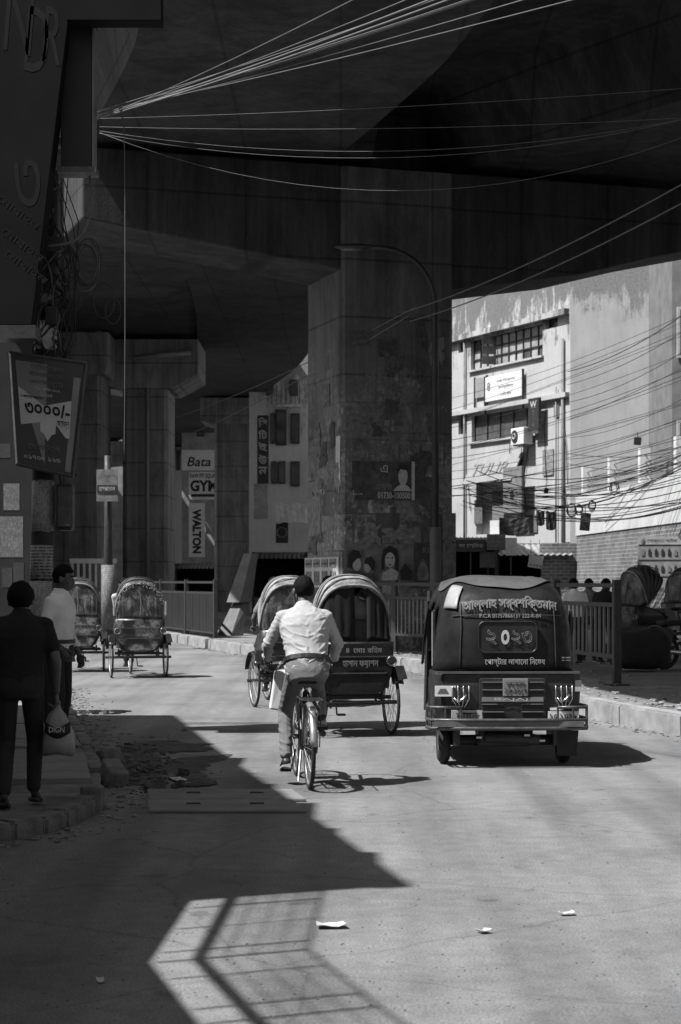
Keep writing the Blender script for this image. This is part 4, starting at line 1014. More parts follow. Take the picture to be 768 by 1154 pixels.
# thin pole with a notice plate further back
b = P(122, 655, 46); b.z = .1
tp = thing('notice_pole', 'thin pole with a small notice plate beyond the utility pole', 'pole', b)
MB().tube([(0, 0, 0), (0, 0, 3.0), (-.02, 0, 4.7)], [.15, .1, .08], 10).build('pole', DARK, tp, True)
a, c = P(109, 565, 45.8)-b, P(133, 529, 45.8)-b
MB().box(((a.x+c.x)/2, -.22, (a.z+c.z)/2), (c.x-a.x, .03, c.z-a.z)).build('plate', MPR, tp); MB().box(((a.x+c.x)/2, -.24, a.z+.3), (c.x-a.x-.04, .02, .2)).build('dark_band', INK, tp)
text('হাসপাতাল', tp, PALE, ((a.x+c.x)/2, -.25, a.z+.3), R_, U_, w=.4, h=.12)
MB().tube([(0, 0, .4), (0, 0, 2.0)], .17, 10).build('pasted_bills', NEWSD, tp, True)
# the big hanging signs at the upper left
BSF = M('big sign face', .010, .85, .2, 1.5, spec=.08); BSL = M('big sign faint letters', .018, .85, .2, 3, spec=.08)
def hsign(name, label, pts, D, th, mat, cat='sign'):
    q = [P(x, y, D) for x, y in pts]; base = q[-1].copy()
    t = thing(name, label, cat, base); q = [p-base for p in q]
    MB().poly(q, th, (0, 1, 0)).build('panel', mat, t, bevel=.01)
    return t, q
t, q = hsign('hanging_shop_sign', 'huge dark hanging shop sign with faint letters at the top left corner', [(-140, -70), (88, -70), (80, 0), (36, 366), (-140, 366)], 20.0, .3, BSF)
for (tx, px, py, w_, h_, sl) in (('N', 22, 20, .3, .75, 0), ('D', 42, 45, .25, .7, 0), ('R', 60, 40, .2, .6, 0), ('৩', 30, 205, .3, .5, 0)):
    text(tx, t, BSL, P(px, py, 20.0)-t.location, (.97, 0, -.25), (.08, 0, 1), w=w_, h=h_, off=.001, th=.002)
for k, (px, py) in enumerate(((22, 238), (26, 275), (30, 300))): text('েমাবাইল', t, BSL, P(px, py, 20.0)-t.location, (.8, 0, -.6), (.5, 0, .8), w=.55, h=.12, off=.001, th=.002)
MB().box((P(6, 376, 19.9)-t.location), (.7, .35, .14)).build('bottom_lamp_box', DARK, t)
MB().tube([P(20, 60, 20.2)-t.location, P(20, 60, 20.2)-t.location+V((-3.6, 0, 0))], .05, 8).build('support_arm', DARK, t)
t, q = hsign('box_sign', 'dark box sign with a pale edge hanging over the utility pole', [(66, 27), (104, 28), (104, 189), (69, 189)], 20.2, .25, M('box sign side', .014, .6, .2, 2))
MB().box((q[1]+q[2])/2+V((.012, .1, 0)), (.02, .24, (q[1]-q[2]).length)).build('pale_edge', M('sign edge', .15, .5, .1, 3), t)
MB().box((q[2]+q[3])/2+V((0, .12, -.02)), (.42, .3, .06)).build('bottom_tray', STEEL, t); MB().box((q[0]+q[1])/2+V((0, .12, .02)), (.42, .3, .06)).build('top_rail', STEEL, t)
MB().box((P(130, 10, 19.9)-t.location), (1.0, .3, .31)).build('top_beam', BSF, t)
MB().tube([(0, .12, 1.5), (-3.6, .12, 1.5)], .04, 8).build('support_arm', DARK, t)

# ------------------------------------------------------------------ overhead wires
def wire(label, a, b, sag, r, mat, group, n=18):
    pts = []
    for i in range(n+1):
        t = i/n; p = a.lerp(b, t); p.z -= sag*4*t*(1-t); pts.append(p-a)
    o = MB().tube(pts, r, 5).build('overhead_wire', mat, None, True); o.location = a
    return tag(o, label, 'wire', group)
W0 = P(106, 129, 20.8)
LT = 'pale overhead wire fanning up from the utility pole'
for k, (x, y, D) in enumerate(((375, 0, 15), (428, 0, 15), (452, 0, 14.6), (466, 0, 14.8), (474, 0, 14.2), (488, 0, 14.5), (497, 0, 14), (546, 0, 14), (598, 0, 14))):
    a = W0+V((random.uniform(-.03, .03), 0, random.uniform(-.06, .03))); e = P(x, y, D); e = a+(e-a)*1.7
    wire(LT, a, e, .05+random.uniform(0, .05), .005 if k not in (2, 4, 6) else .009, WIRE, 'pale wires fanning from the utility pole')
LT2 = 'pale overhead wire running nearly level across the dark flyover'
for k, (x, y, y0, s) in enumerate(((800, 97, 131, .05), (800, 131, 141, .08), (800, 128, 146, .35), (800, 127, 149, .42), (800, 143, 148, .75))):
    wire(LT2, W0+V((.05, .1, -(y0-129)/108)), P(x, y, 20.4), s*.9, .0035, WIRE, 'pale level wires under the flyover')
LT3 = 'thin dark wire slanting across the main pier towards the right edge'
for (a, b) in (((455, 352, 36), (800, 190, 22)), ((462, 362, 36), (800, 212, 22)), ((200, 470, 60), (470, 345, 36)), ((200, 495, 60), (462, 355, 36))):
    wire(LT3, P(*a), P(*b), .15, .011, M('grey wire', .09, .6, .2, 5), 'slanting wires across the pier')
random.seed(5)
LT4 = 'black overhead cable strung across the white building'
for k in range(26):
    t = k/25
    y0 = 330+210*t+random.uniform(-8, 8); y1 = 440+135*t**.8+random.uniform(-8, 8)
    if k > 16: y0 = 455+(k-16)*9+random.uniform(-6, 6); y1 = 545+random.uniform(-14, 20)
    wire(LT4, P(500 if k % 3 else 640, y1 if k % 3 else y1-25, 58), P(800, y0, 47+random.uniform(-2, 2)), random.uniform(.03, .3), random.choice((.007, .009, .013)), CABLE, 'black cables before the white building')
for k in range(24):
    y0 = 480+random.uniform(0, 85)
    wire(LT4, P(515+random.uniform(0, 40), 540+random.uniform(-10, 30), 60), P(800, y0, 45), random.uniform(.3, .9), random.choice((.008, .014)), CABLE, 'black cables before the white building')
for (px, py, r, lab) in ((645, 568, .16, 'coiled black cable hanging near the white building corner'), (653, 569, .13, 'second coiled black cable hanging near the white building corner'), (668, 565, .14, 'coiled black cable over the left end of the white wall band'), (693, 544, .15, 'coiled black cable hanging over the white wall band'), (758, 521, .2, 'coiled black cable at the right edge of the picture')):
    t = thing('cable_coil', lab, 'cable coil', P(px, py, 52), 0, 'cable coils')
    for k in range(6):
        rx, rz_ = r*random.uniform(.55, .95), r*random.uniform(.75, 1.25); ph_ = random.uniform(-.5, .5)
        MB().tube([(rx*math.cos(u*PI/12)*math.cos(ph_)+random.uniform(-.004, .004), rx*math.cos(u*PI/12)*math.sin(ph_)+.015*k, rz_*math.sin(u*PI/12)-rz_*.9) for u in range(24)], .009, 5, True).build('loop', CABLE, t, True)
    MB().box((0, .04, 0), (.07, .12, .05)).build('tie', CABLE, t)
for (px, py, w_, h_, lab) in ((719, 497, .2, .22, 'small black cable box hanging in front of the grey white gable'), (660, 588, .28, .5, 'black plastic sheet caught on the cables by the brick wall'), (616, 553, .12, .16, 'small black cable box beside the white building doorway')):
    t = thing('cable_box', lab, 'cable box', P(px, py, 52)); MB().box((0, 0, 0), (w_, .08, h_), Matrix.Rotation(.1, 3, 'Y')).build('case', INK, t, bevel=.02); MB().tube([(0, 0, h_/2), (0, 0, h_/2+.15)], .012, 5).build('hanger', CABLE, t)
# cable bundle on the utility pole
t = thing('cable_bundle', 'tangle of cable loops hanging from the utility pole', 'cable bundle', P(90, 300, 20.7))
for (dx, dz, rx, rz, n) in ((-.14, 0, .08, .2, 5), (.07, .03, .13, .25, 7), (-.05, -.35, .1, .12, 2), (.25, -.42, .12, .2, 1), (.38, -.5, .1, .16, 1)):
    for k in range(n):
        a = random.uniform(-.03, .03); jr = random.uniform(.85, 1.12)
        MB().tube([(dx+a+rx*jr*math.cos(u*PI/10), .03*k-.05, dz+a+rz*jr*math.sin(u*PI/10)) for u in range(20)], .0055, 5, True).build('loop', WIRE if k % 3 == 2 else CABLE, t, True)
for k in range(5):
    MB().tube([(random.uniform(-.3, -.05), 0, 1.0), (random.uniform(-.25, .0), 0, .5), (random.uniform(-.2, .1), 0, 0), (random.uniform(-.25, .0), 0, -.8), (-.3, 0, -1.3)], .006, 5).build('strand', CABLE, t, True)
pts = [P(*p) for p in ((100, 192, 20.4), (103, 215, 20.4), (102, 238, 20.4), (96, 258, 20.4), (86, 270, 20.4), (72, 275, 20.4), (55, 277, 20.45))]
o = MB().tube([p-pts[0] for p in spline(pts, 5)], .012, 6).build('cable_loop', WIRE, None, True); o.location = pts[0]; tag(o, 'thick pale cable curving down to the utility pole', 'cable')
pts = [P(*p) for p in ((134, 125, 20.3), (138, 132, 20.3), (140, 150, 20.3), (141, 240, 20.3), (141, 400, 20.3), (140, 520, 20.3))]
o = MB().tube([p-pts[0] for p in spline(pts, 5)], .006, 5).build('hanging_cable', M('grey wire'), None, True); o.location = pts[0]; tag(o, 'thin grey cable hanging straight down from the wire fan', 'cable')
# ================================================================== VEHICLES
RUB = M('black rubber'); RIMM = M('dull rim steel', .35, .4, .3, 15, metal=.7); FRM = M('bicycle frame paint', .03, .35, .3, 12)
def wheel(parent, c, R, tr=.02, spokes=24, rim=.012, name='wheel', hubw=.07, tyre=None):
    c = V(c)
    m = MB(); m.torus((0, 0, 0), R-tr*2-rim*.6, rim, 'x', 40, 6, 1.3)
    wo_ = m.build(name, RIMM, parent, True); wo_.location = c
    MB().torus((0, 0, 0), R-tr, tr, 'x', 44, 8, .95).build('tyre', tyre or RUB, wo_, True)
    MB().cyl((-hubw/2, 0, 0), (hubw/2, 0, 0), .022, 10).build('hub', DARK, wo_)
    m = MB()
    for k in range(spokes):
        a = 2*PI*k/spokes; s = 1 if k % 2 else -1; b = a+.35*(1 if (k//2) % 2 else -1)
        m.tube([(s*hubw*.4, .02*math.cos(b), .02*math.sin(b)), (0, (R-tr*2)*math.cos(a), (R-tr*2)*math.sin(a))], .0022, 4)
    m.build('spokes', RIMM, wo_)
    return wo_
def mudguard(parent, c, R, wd, a0, a1, mat, n=16, curl=.012):
    m = MB(); c = V(c); rows = []
    for k in range(n+1):
        a = a0+(a1-a0)*k/n
        rows.append([c+V((wd*u/2, (R-curl*u*u*1.5)*math.cos(a), (R-curl*u*u*1.5)*math.sin(a))) for u in (-1, -.6, 0, .6, 1)])
    m.loft(rows, closed=False, caps=False); o = m.build('mudguard', mat, parent, True)
    so = o.modifiers.new('t', 'SOLIDIFY'); so.thickness = .004
    return o

# ------------------------------------------------------------------ cycle rickshaw
TINB = M('dark painted tin', .022, .35, .4, 8); DECO = mat_deco('ornate painted tin', .02, .24, 24); DECO2 = mat_deco('ornate hood cloth', .03, .2, 30)
HOODL = M('pale hood vinyl', .20, .5, .6, 9, bump=.4, bscale=20); HOODD = M('dark hood vinyl', .05, .45, .3, 6); CURT = M('black curtain cloth', .012, .9, .3, 5)
SEATM = M('seat vinyl', .06, .4, .3, 5); FOIL = M('silver tinsel', .6, .25, .3, 40, metal=.9)
def rickshaw(name, label, loc, rz, hoodmat, back, group, letters=None, fringe=False):
    t = thing(name, label, 'rickshaw', loc, rz, group)
    for s in (-1, 1):
        wheel(t, (s*.48, 0, .36), .36, .019, 28, .011)
        mudguard(t, (s*.48, 0, .36), .40, .13, .35, 2.55, TINB)
        m = MB(); m.poly([(s*.43, -.36, .78), (s*.53, -.36, .78), (s*.56, -.41, .64), (s*.46, -.41, .62)], .006, (0, 1, 0)); m.build('mud_flap', TINB, t)
        MB().tube([(s*.40, -.31, .83), (s*.40, -.345, .83)], .058, 14).build('reflector', M('rickshaw reflector', .12, .2, .4, 40), t)
        MB().torus((s*.40, -.35, .83), .05, .008, 'y', 16, 6).build('reflector_rim', CHROME, t)
        MB().tube([(s*.30, -.2, .42), (s*.33, .5, .42), (s*.10, .95, .48), (0, 1.18, .62)], .02, 8).build('frame_tube', FRM, t)
        for y in (-.12, .14): MB().tube([(s*.34, y, .36), (s*.34, y, .50)], .014, 6).build('spring_hanger', DARK, t)
    MB().cyl((-.58, 0, .36), (.58, 0, .36), .022, 8).build('rear_axle', DARK, t)
    MB().box((0, -.17, .43), (.86, .05, .04)).build('rear_crossbar', DARK, t); MB().box((0, .17, .43), (.8, .05, .04)).build('front_crossbar', DARK, t)
    MB().cyl((-.46, -.24, .385), (.46, -.24, .385), .014, 8).build('step_bar', STEEL, t)
    # passenger tub
    def sec(y, k=1, top=1.04):
        h = [(.25*k, .47), (.33*k, .52), (.40*k, .66), (.425*k, .84), (.43*k, top)]
        return [V((x, y, z)) for x, z in h]+[V((-x, y, z)) for x, z in reversed(h)]
    m = MB(); m.loft([sec(-.31), sec(-.16), sec(.05, 1, .98), sec(.32, 1, .80)]); m.build('tub', TINB, t, True)
    MB().poly([(x*.97, -.318, z) for x, z in ((-.24, .49), (.24, .49), (.39, .67), (.41, .84), (.41, 1.02), (-.41, 1.02), (-.41, .84), (-.39, .67))], .008, (0, -1, 0)).build('back_board', DECO if back != 'curtain' else M('back board tin', .018, .35, .4, 7), t)
    for z in (.70, .88): MB().box((0, -.332, z), (.78 if z > .8 else .70, .012, .014)).build('trim_strip', STEEL, t)
    MB().box((0, .12, .93), (.74, .46, .12)).build('seat', SEATM, t, bevel=.04); MB().box((0, -.16, 1.12), (.74, .1, .32)).build('backrest', SEATM, t, bevel=.04)
    MB().box((0, .52, .52), (.66, .36, .03)).build('footboard', TINB, t)
    # hood
    pz, py, wd = 1.04, -.10, .42
    tl = [math.radians(a) for a in (-14, -4, 6, 15, 24, 33, 42)]; RR = [.63, .69, .73, .75, .75, .73, .70]
    def arc(tilt, R, wk=1.0, n=26):
        out = []
        for i in range(n+1):
            a = PI*i/n; cx = math.cos(a); x = -wd*wk*math.copysign(abs(cx)**.76, cx); r = R*abs(math.sin(a))**.76
            out.append(V((x, py+r*math.sin(tilt), pz+r*math.cos(tilt))))
        return out
    rows = []
    for k in range(len(tl)-1):
        for j in range(5):
            q = j/5; sag = 1-.10*math.sin(PI*q)*(.7+.6*noise.noise((k*2.1, loc[0], 3)))
            rows.append([p+V((0, 0, .030*noise.noise((p.x*6, k*1.3+j*.25, loc[0])))) for p in arc(tl[k]+(tl[k+1]-tl[k])*q, (RR[k]+(RR[k+1]-RR[k])*q)*sag, 1-.03*math.sin(PI*q))])
    rows.append(arc(tl[-1], RR[-1]))
    m = MB(); m.loft(rows, closed=False, caps=False); o = m.build('hood', hoodmat, t, True); so = o.modifiers.new('t', 'SOLIDIFY'); so.thickness = .012
    for k in range(len(tl)): MB().tube(arc(tl[k], RR[k]*1.008, 1.01), .009 if k else .016, 6).build('hood_rib', HOODL if (k == 0 or hoodmat == HOODL) else HOODD, t, True)
    ra = arc(tl[0], RR[0]*.99, .985)
    base = lambda x: V((x, -.27, 1.03))
    def cloth(i0, i1, mat, nm, inner=None):
        m = MB(); rr = []
        for i in range(i0, i1+1):
            tp = ra[i]; bt = base(max(-.40, min(.40, tp.x)))
            if inner is not None and i == inner[0]: bt = base(inner[1])
            rr.append([tp.lerp(bt, j/8)+V((0, .02*math.sin(i*2.3)*math.sin(PI*j/8), 0)) for j in range(9)])
        m.loft(rr, closed=False, caps=False); o = m.build(nm, mat, t, True); so = o.modifiers.new('t', 'SOLIDIFY'); so.thickness = .008
        return o
    if back == 'curtain':
        cloth(0, 13, CURT, 'curtain'); cloth(15, 26, CURT, 'curtain')
    elif back == 'panel':
        cloth(0, 26, DECO2, 'back_cloth')
        m = MB(); m.tube([(0.0, -.24, 1.58), (.02, -.30, 1.3), (.0, -.33, 1.1)], .012, 6).build('tassel', STEEL, t)
    if fringe:
        m = MB()
        for i in range(3, 24):
            for q in range(6):
                p = ra[i]+V((random.uniform(-.03, .03), -.02+random.uniform(-.02, .02), random.uniform(-.05, .05)))
                m.ell(p, (.012, .01, .014), 6, 4)
        m.build('tinsel_fringe', FOIL, t, kind='stuff')
        for s in (-1, 1):
            MB().tube([(s*.45, -.25, 1.1), (s*.455, -.25, 1.35)], .02, 6).build('side_ribbon', FOIL, t)
    if letters:
        PT = M('sign painter white', .30, .6, .2, 9)
        text(letters[0], t, PT, (.09, -.335, .955), R_, U_, w=.40, h=.07); text(letters[1], t, PT, (.05, -.335, .80), R_, U_, w=.40, h=.085)
    # front end
    fw = wheel(t, (0, 1.45, .36), .36, .019, 28, .011, 'front_wheel')
    mudguard(t, (0, 1.45, .36), .39, .06, .2, 2.4, M('mudguard metal', .3, .4, .2, 8, metal=.5))
    for s in (-1, 1): MB().tube([(s*.05, 1.45, .36), (s*.045, 1.34, .80), (0, 1.31, .92)], .012, 6).build('fork', FRM, t)
    MB().tube([(0, 1.33, .84), (0, 1.27, 1.06)], .02, 8).build('steering_stem', FRM, t)
    MB().tube([(-.27, 1.05, 1.05), (-.2, 1.2, 1.08), (0, 1.27, 1.07), (.2, 1.2, 1.08), (.27, 1.05, 1.05)], .012, 8).build('handlebar', CHROME, t, True)
    MB().tube([(0, 1.30, .95), (0, .82, .90)], .017, 8).build('top_tube', FRM, t); MB().tube([(0, 1.32, .86), (0, .92, .33)], .018, 8).build('down_tube', FRM, t); MB().tube([(0, .92, .33), (0, .80, .93)], .017, 8).build('seat_tube', FRM, t)
    m = MB(); m.ell((0, .78, .97), (.09, .13, .035)); m.build('saddle', BLK, t, True)
    MB().torus((0, .92, .33), .09, .008, 'x', 20, 5).build('chainring', STEEL, t)
    for s in (-1, 1):
        MB().tube([(s*.06, .92, .33), (s*.08, .92+s*.02, .33-s*.17)], .01, 6).build('crank', STEEL, t); MB().box((s*.13, .92+s*.02, .33-s*.17), (.09, .08, .022)).build('pedal', BLK, t)
    return t
RK = 'cycle rickshaws on the road'
ck = G(441, 828); hd = math.radians(13)
main_loc = V((ck.x-.48*math.cos(hd), ck.y-.48*math.sin(hd), 0))
rk1 = rickshaw('cycle_rickshaw', 'cycle rickshaw with a pleated hood and parted black curtains ahead of the cyclist', main_loc, hd, HOODL, 'curtain', RK, ('8  েমাঃ রিহম', 'হাসান ফয়াশন'))
ck = G(287, 797); hd2 = math.radians(14)
loc2 = V((ck.x+.48*math.cos(hd2), ck.y+.48*math.sin(hd2), 0))
rk2 = rickshaw('cycle_rickshaw', 'cycle rickshaw with a closed patterned back left of the cyclist', loc2, hd2, HOODL, 'panel', RK)
ca, cb = G(127, 766), G(184, 761.5)
hd3 = math.radians(12)
rk3 = rickshaw('cycle_rickshaw', 'far cycle rickshaw with a silver tinsel fringe on its hood', ((ca.x+cb.x)/2, (ca.y+cb.y)/2, 0), hd3, HOODD, 'panel', RK, None, True)
cb = G(116, 757)
rk4 = rickshaw('cycle_rickshaw', 'furthest cycle rickshaw half hidden behind the man in the white shirt', (cb.x-.46, cb.y-.05, 0), .1, HOODD, 'panel', RK)
cb = G(740, 770, .2)
rk5 = rickshaw('cycle_rickshaw', 'shaded cycle rickshaw parked sideways beyond the fence on the right', (P(722, 700, 34).x, 34, .22), math.radians(-68), HOODD, 'panel', 'parked rickshaws on the right')
rk6 = rickshaw('cycle_rickshaw', 'second shaded rickshaw parked behind the brick wall advert on the right', (P(775, 700, 38).x, 38, .22), math.radians(-40), HOODD, 'panel', 'parked rickshaws on the right')
# sack of goods by the parked rickshaw
m = MB(); m.ell((0, 0, .38), (.5, .42, .36), 36, 20)
m.v = [(math.copysign(abs(x/.5)**.55, x)*.5, math.copysign(abs(y/.42)**.55, y)*.42, .38+math.copysign(abs((z-.38)/.36)**.5, z-.38)*.34) for x, y, z in m.v]
m.v = [(x*(1+.25*noise.noise((x*4, y*4, z*4))+.08*noise.noise((x*13, y*13, z*13))), y*(1+.12*noise.noise((x*4, y*4, z*4+5))), max(0, z*(1+.15*noise.noise((x*3, y*3, z*3+9))))) for x, y, z in m.v]
o = m.build('goods_sack', M('dark sackcloth', .018, .9, .3, 5, bump=.4, bscale=20), None, True); o.location = (P(722, 700, 30.5).x, 30.5, .22); tag(o, 'bulging dark sack on the pavement beside the end fence post', 'sack')

# ------------------------------------------------------------------ motorcycle at the right edge
mc = thing('motorcycle', 'parked motorcycle at the right edge beside the advert board', 'motorcycle', (P(752, 700, 31).x, 31.2, .22), math.radians(-62))
for y in (0, 1.25):
    wh = wheel(mc, (0, y, .30), .30, .045, 12, .02)
MB().tube([(0, 0, .3), (0, .35, .45), (0, .9, .85), (0, 1.0, .9)], .03, 8).build('frame', DARK, mc, True)
m = MB(); m.ell((0, .72, .78), (.14, .3, .14)); m.build('tank', TINB, mc, True)
MB().box((0, .2, .78), (.24, .62, .1)).build('seat', BLK, mc, bevel=.04); MB().box((0, .5, .42), (.26, .36, .3)).build('engine', ALU, mc, bevel=.04)
MB().tube([(-.05, 1.25, .3), (-.06, 1.05, .85), (-.06, 1.0, 1.0)], .022, 8).build('fork', CHROME, mc); MB().tube([(.05, 1.25, .3), (.06, 1.05, .85), (.06, 1.0, 1.0)], .022, 8).build('fork', CHROME, mc)
MB().tube([(-.36, .82, 1.02), (-.2, .97, 1.05), (.2, .97, 1.05), (.36, .82, 1.02)], .014, 8).build('handlebar', CHROME, mc, True)
m = MB(); m.ell((0, 1.15, .92), (.1, .08, .1)); m.build('headlight', CHROME, mc, True)
MB().tube([(.12, .5, .25), (.14, 0, .3), (.14, -.25, .34)], .04, 8).build('exhaust', CHROME, mc, True)
for s in (-1, 1): m = MB(); m.ell((s*.34, .86, 1.2), (.07, .01, .045)); m.build('mirror', CHROME, mc, True)
mudguard(mc, (0, 1.25, .3), .34, .11, .3, 2.6, TINB); mudguard(mc, (0, 0, .3), .34, .12, .6, 3.0, TINB)

# ------------------------------------------------------------------ bicycle
bw_ = G(349, 890); bh = math.radians(7)
bike = thing('bicycle', 'black city bicycle with a pale rear mudguard and rack', 'bicycle', bw_, bh)
R = .345; FB = M('bicycle frame paint')
wheel(bike, (0, 0, R), R, .019, 32, .011, 'rear_wheel', .11); wheel(bike, (0, 1.08, R), R, .019, 32, .011, 'front_wheel', .09)
GUARD = M('scuffed mudguard', .3, .35, .3, 9, metal=.6)
mudguard(bike, (0, 0, R), R+.028, .062, .75, 3.05, GUARD); mudguard(bike, (0, 1.08, R), R+.028, .058, .35, 2.7, GUARD)
BB = (0, .46, .29); SC = (0, .28, .80); HT = (0, .92, .90); HB = (0, .965, .72)
for a, b, r_, nm in ((BB, SC, .016, 'seat_tube'), (SC, HT, .015, 'top_tube'), (BB, HB, .018, 'down_tube'), (HT, HB, .02, 'head_tube')): MB().tube([a, b], r_, 10).build(nm, FB, bike, True)
for s in (-1, 1):
    MB().tube([(s*.06, 0, R), (s*.03, .44, .29)], .009, 8).build('chain_stay', FB, bike, True); MB().tube([(s*.06, 0, R), (s*.02, .28, .78)], .008, 8).build('seat_stay', FB, bike, True)
    MB().tube([(s*.05, 1.08, R), (s*.045, 1.01, .60), (s*.02, .975, .70)], .011, 8).build('fork_blade', FB, bike, True)
    MB().tube([(s*.08, -.02, R), (s*.09, -.06, .70), (s*.085, -.05, .74)], .005, 6).build('rack_stay', DARK, bike)
    MB().tube([(s*.045, 0, R), (s*.04, -.22, .64)], .003, 5).build('guard_stay', CHROME, bike)
    MB().tube([(s*.08, .25, .745), (s*.085, .0, .745), (s*.08, -.3, .745)], .006, 6).build('rack_rail', DARK, bike)
for y in (-.3, -.15, .0, .15): MB().tube([(-.08, y, .745), (.08, y, .745)], .005, 6).build('rack_slat', DARK, bike)
MB().tube([SC, (0, .255, .88)], .012, 8).build('seat_post', CHROME, bike)
m = MB(); rings = []
for y, wx, hz in ((.10, .10, .03), (.14, .115, .045), (.2, .10, .045), (.28, .06, .04), (.36, .03, .035), (.42, .022, .025)):
    rings.append([V((wx*math.cos(2*PI*k/12), y, .905+hz*math.sin(2*PI*k/12)*(1 if math.sin(2*PI*k/12) > 0 else 1.2))) for k in range(12)])
m.loft(rings).build('saddle', BLK, bike, True)
for s in (-1, 1): MB().torus((s*.05, .13, .86), .025, .006, 'z', 12, 5).build('saddle_spring', DARK, bike)
MB().tube([HT, (0, .90, 1.0)], .013, 8).build('stem', CHROME, bike)
MB().tube([(-.30, .72, 1.0), (-.26, .80, 1.0), (-.18, .90, 1.0), (0, .92, 1.0), (.18, .90, 1.0), (.26, .80, 1.0), (.30, .72, 1.0)], .012, 8).build('handlebar', CHROME, bike, True)
for s in (-1, 1): MB().tube([(s*.285, .75, 1.0), (s*.305, .64, 1.0)], .017, 8).build('grip', BLK, bike)
MB().torus((.03, .46, .29), .09, .007, 'x', 24, 5).build('chainring', STEEL, bike)
m = MB(); m.poly([(.055, .0, .30), (.055, .46, .19), (.055, .56, .25), (.055, .56, .35), (.055, .46, .40), (.055, .0, .41), (.055, -.06, .36)], .01, (1, 0, 0)); m.build('chain_guard', FB, bike)
MB().tube([(-.07, .46, .29), (-.1, .44, .12)], .01, 6).build('crank', CHROME, bike); MB().tube([(.07, .46, .29), (.1, .48, .46)], .01, 6).build('crank', CHROME, bike)
MB().box((-.155, .44, .12), (.09, .08, .025)).build('pedal', BLK, bike); MB().box((.155, .48, .46), (.09, .08, .025)).build('pedal', BLK, bike)
MB().tube([(-.07, .02, .32), (-.11, -.16, .08)], .008, 6).build('kickstand', CHROME, bike)
MB().box((.0, -.285, .68), (.05, .015, .035)).build('rear_reflector', M('rickshaw reflector'), bike)
MB().cyl((.105, -.05, .46), (.105, .08, .46), .028, 8).build('bottle_dynamo', DARK, bike)
# bag hung on the handlebar
m = MB(); m.hexa([(-.07, -.09, 0), (.05, -.1, .0), (.07, .1, .02), (-.06, .1, .0)], [(-.06, -.1, .33), (.045, -.1, .34), (.05, .11, .35), (-.05, .1, .33)])
hbg = thing('shopping_bag', 'white paper shopping bag hanging from the left handlebar of the bicycle', 'bag', (0, 0, 0))
c = bike.location.copy(); Rb = Matrix.Rotation(bh, 3, 'Z'); hbg.location = c+Rb @ V((-.20, .78, .60)); hbg.rotation_euler = (0, .12, bh)
m.build('bag', WHITE, hbg, bevel=.015); MB().tube([(-.05, -.05, .33), (-.02, -.03, .41), (0, .03, .41), (-.04, .06, .33)], .006, 5).build('strap', PALE, hbg)

# ------------------------------------------------------------------ auto rickshaw
ca, cb = G(497, 861), G(640, 858)
rzA = math.radians(1.5)
auto = thing('auto_rickshaw', 'black three wheeled auto rickshaw with a painted canopy and chrome bumper', 'auto rickshaw', ((ca.x+cb.x)/2-.02, ca.y+.05, 0), rzA)
VINYL = M('black canopy vinyl', .013, .5, .25, 5, spec=.2, bump=.15, bscale=6, bdist=.02); AUTOP = M('auto body paint', .02, .45, .7, 5); VLT = M('grey canopy vinyl', .17, .4, .2, 5)
PAINTD = M('faded hand paint', .11, .6, .2, 14); PAINTW = M('hand painted white', .2, .6, .2, 14)
zc, yc, b_, c_ = .86, .80, 1.20, .87
def on_rear_(x, z): return V((x, cy(x, z)-.016, z))
def half_w(z): return .665-.05*max(0, (z-zc))/c_
def cy(x, z):
    k = 1-abs(x/half_w(z))**4.6-abs((z-zc)/c_)**4
    return yc-b_*max(k, 0)**(1/6)
NT_ = 64
def sq(th, ph, k=1.0):
    """point of the rounded canopy shell in direction th (round), ph (up); k scales it outwards"""
    dx, dy, dz = math.cos(th)*math.cos(ph), math.sin(th)*math.cos(ph), math.sin(ph)
    lo, hi = 0, 3
    for _ in range(26):
        r_ = (lo+hi)/2; z = zc+dz*r_*c_
        if abs(dx*r_*.66/half_w(z))**4.6+abs(dy*r_)**6+abs(dz*r_)**4 > 1: hi = r_
        else: lo = r_
    x, y, z = dx*r_*.66, yc+dy*r_*b_, zc+dz*r_*c_
    if z > zc+.72: z += .012*math.cos((y-yc)*9)+.016*noise.noise((x*3, y*4, 2))
    q = 1+.010*noise.noise((x*4, y*5, z*5))+.006*noise.noise((x*11, y*9, z*3))
    return V((x*k*q, yc+(y-yc)*k*q, zc+(z-zc)*k))
rows = [[sq(2*PI*i/NT_, PI/2*j/16) for i in range(NT_)] for j in range(17)]
mm = MB(); mm.loft(rows, caps=False)
keep = []
for f in mm.f:
    c = sum((V(mm.v[i]) for i in f), V())/len(f)
    if .12 < c.y < 1.45 and abs(c.x) > .5 and c.z < 1.46: continue      # door openings
    if c.y > 1.75 and c.z < 1.5: continue                               # windscreen
    keep.append(f)
mm.f = keep
o = mm.build('canopy', VINYL, auto, True); so = o.modifiers.new('t', 'SOLIDIFY'); so.thickness = .012; so.offset = -1
# grey roof sheet laid over the canopy
mm = MB(); mm.loft([[sq(2*PI*i/NT_, (PI/2*.515+.010*math.sin(i*.7)) if j == 0 else PI/2*(.52+.4799*j/10), 1.013) for i in range(NT_)] for j in range(11)], caps=False)
o = mm.build('roof_sheet', M('roof vinyl', .075, .45, .35, 3, bump=.3, bscale=4, bdist=.04), auto, True)
# lighter vinyl patches at the rear corners
for nm, t0_, t1_, mt in (('corner_patch', 222, 233, M('light corner vinyl', .30, .3, .15, 5)),):
    mm = MB(); mm.loft([[sq(math.radians(t0_+(t1_-t0_)*i/8), math.radians(30+13*j/8), 1.016) for i in range(9)] for j in range(9)], closed=False, caps=False)
    o = mm.build(nm, mt, auto, True); so = o.modifiers.new('t', 'SOLIDIFY'); so.thickness = .006
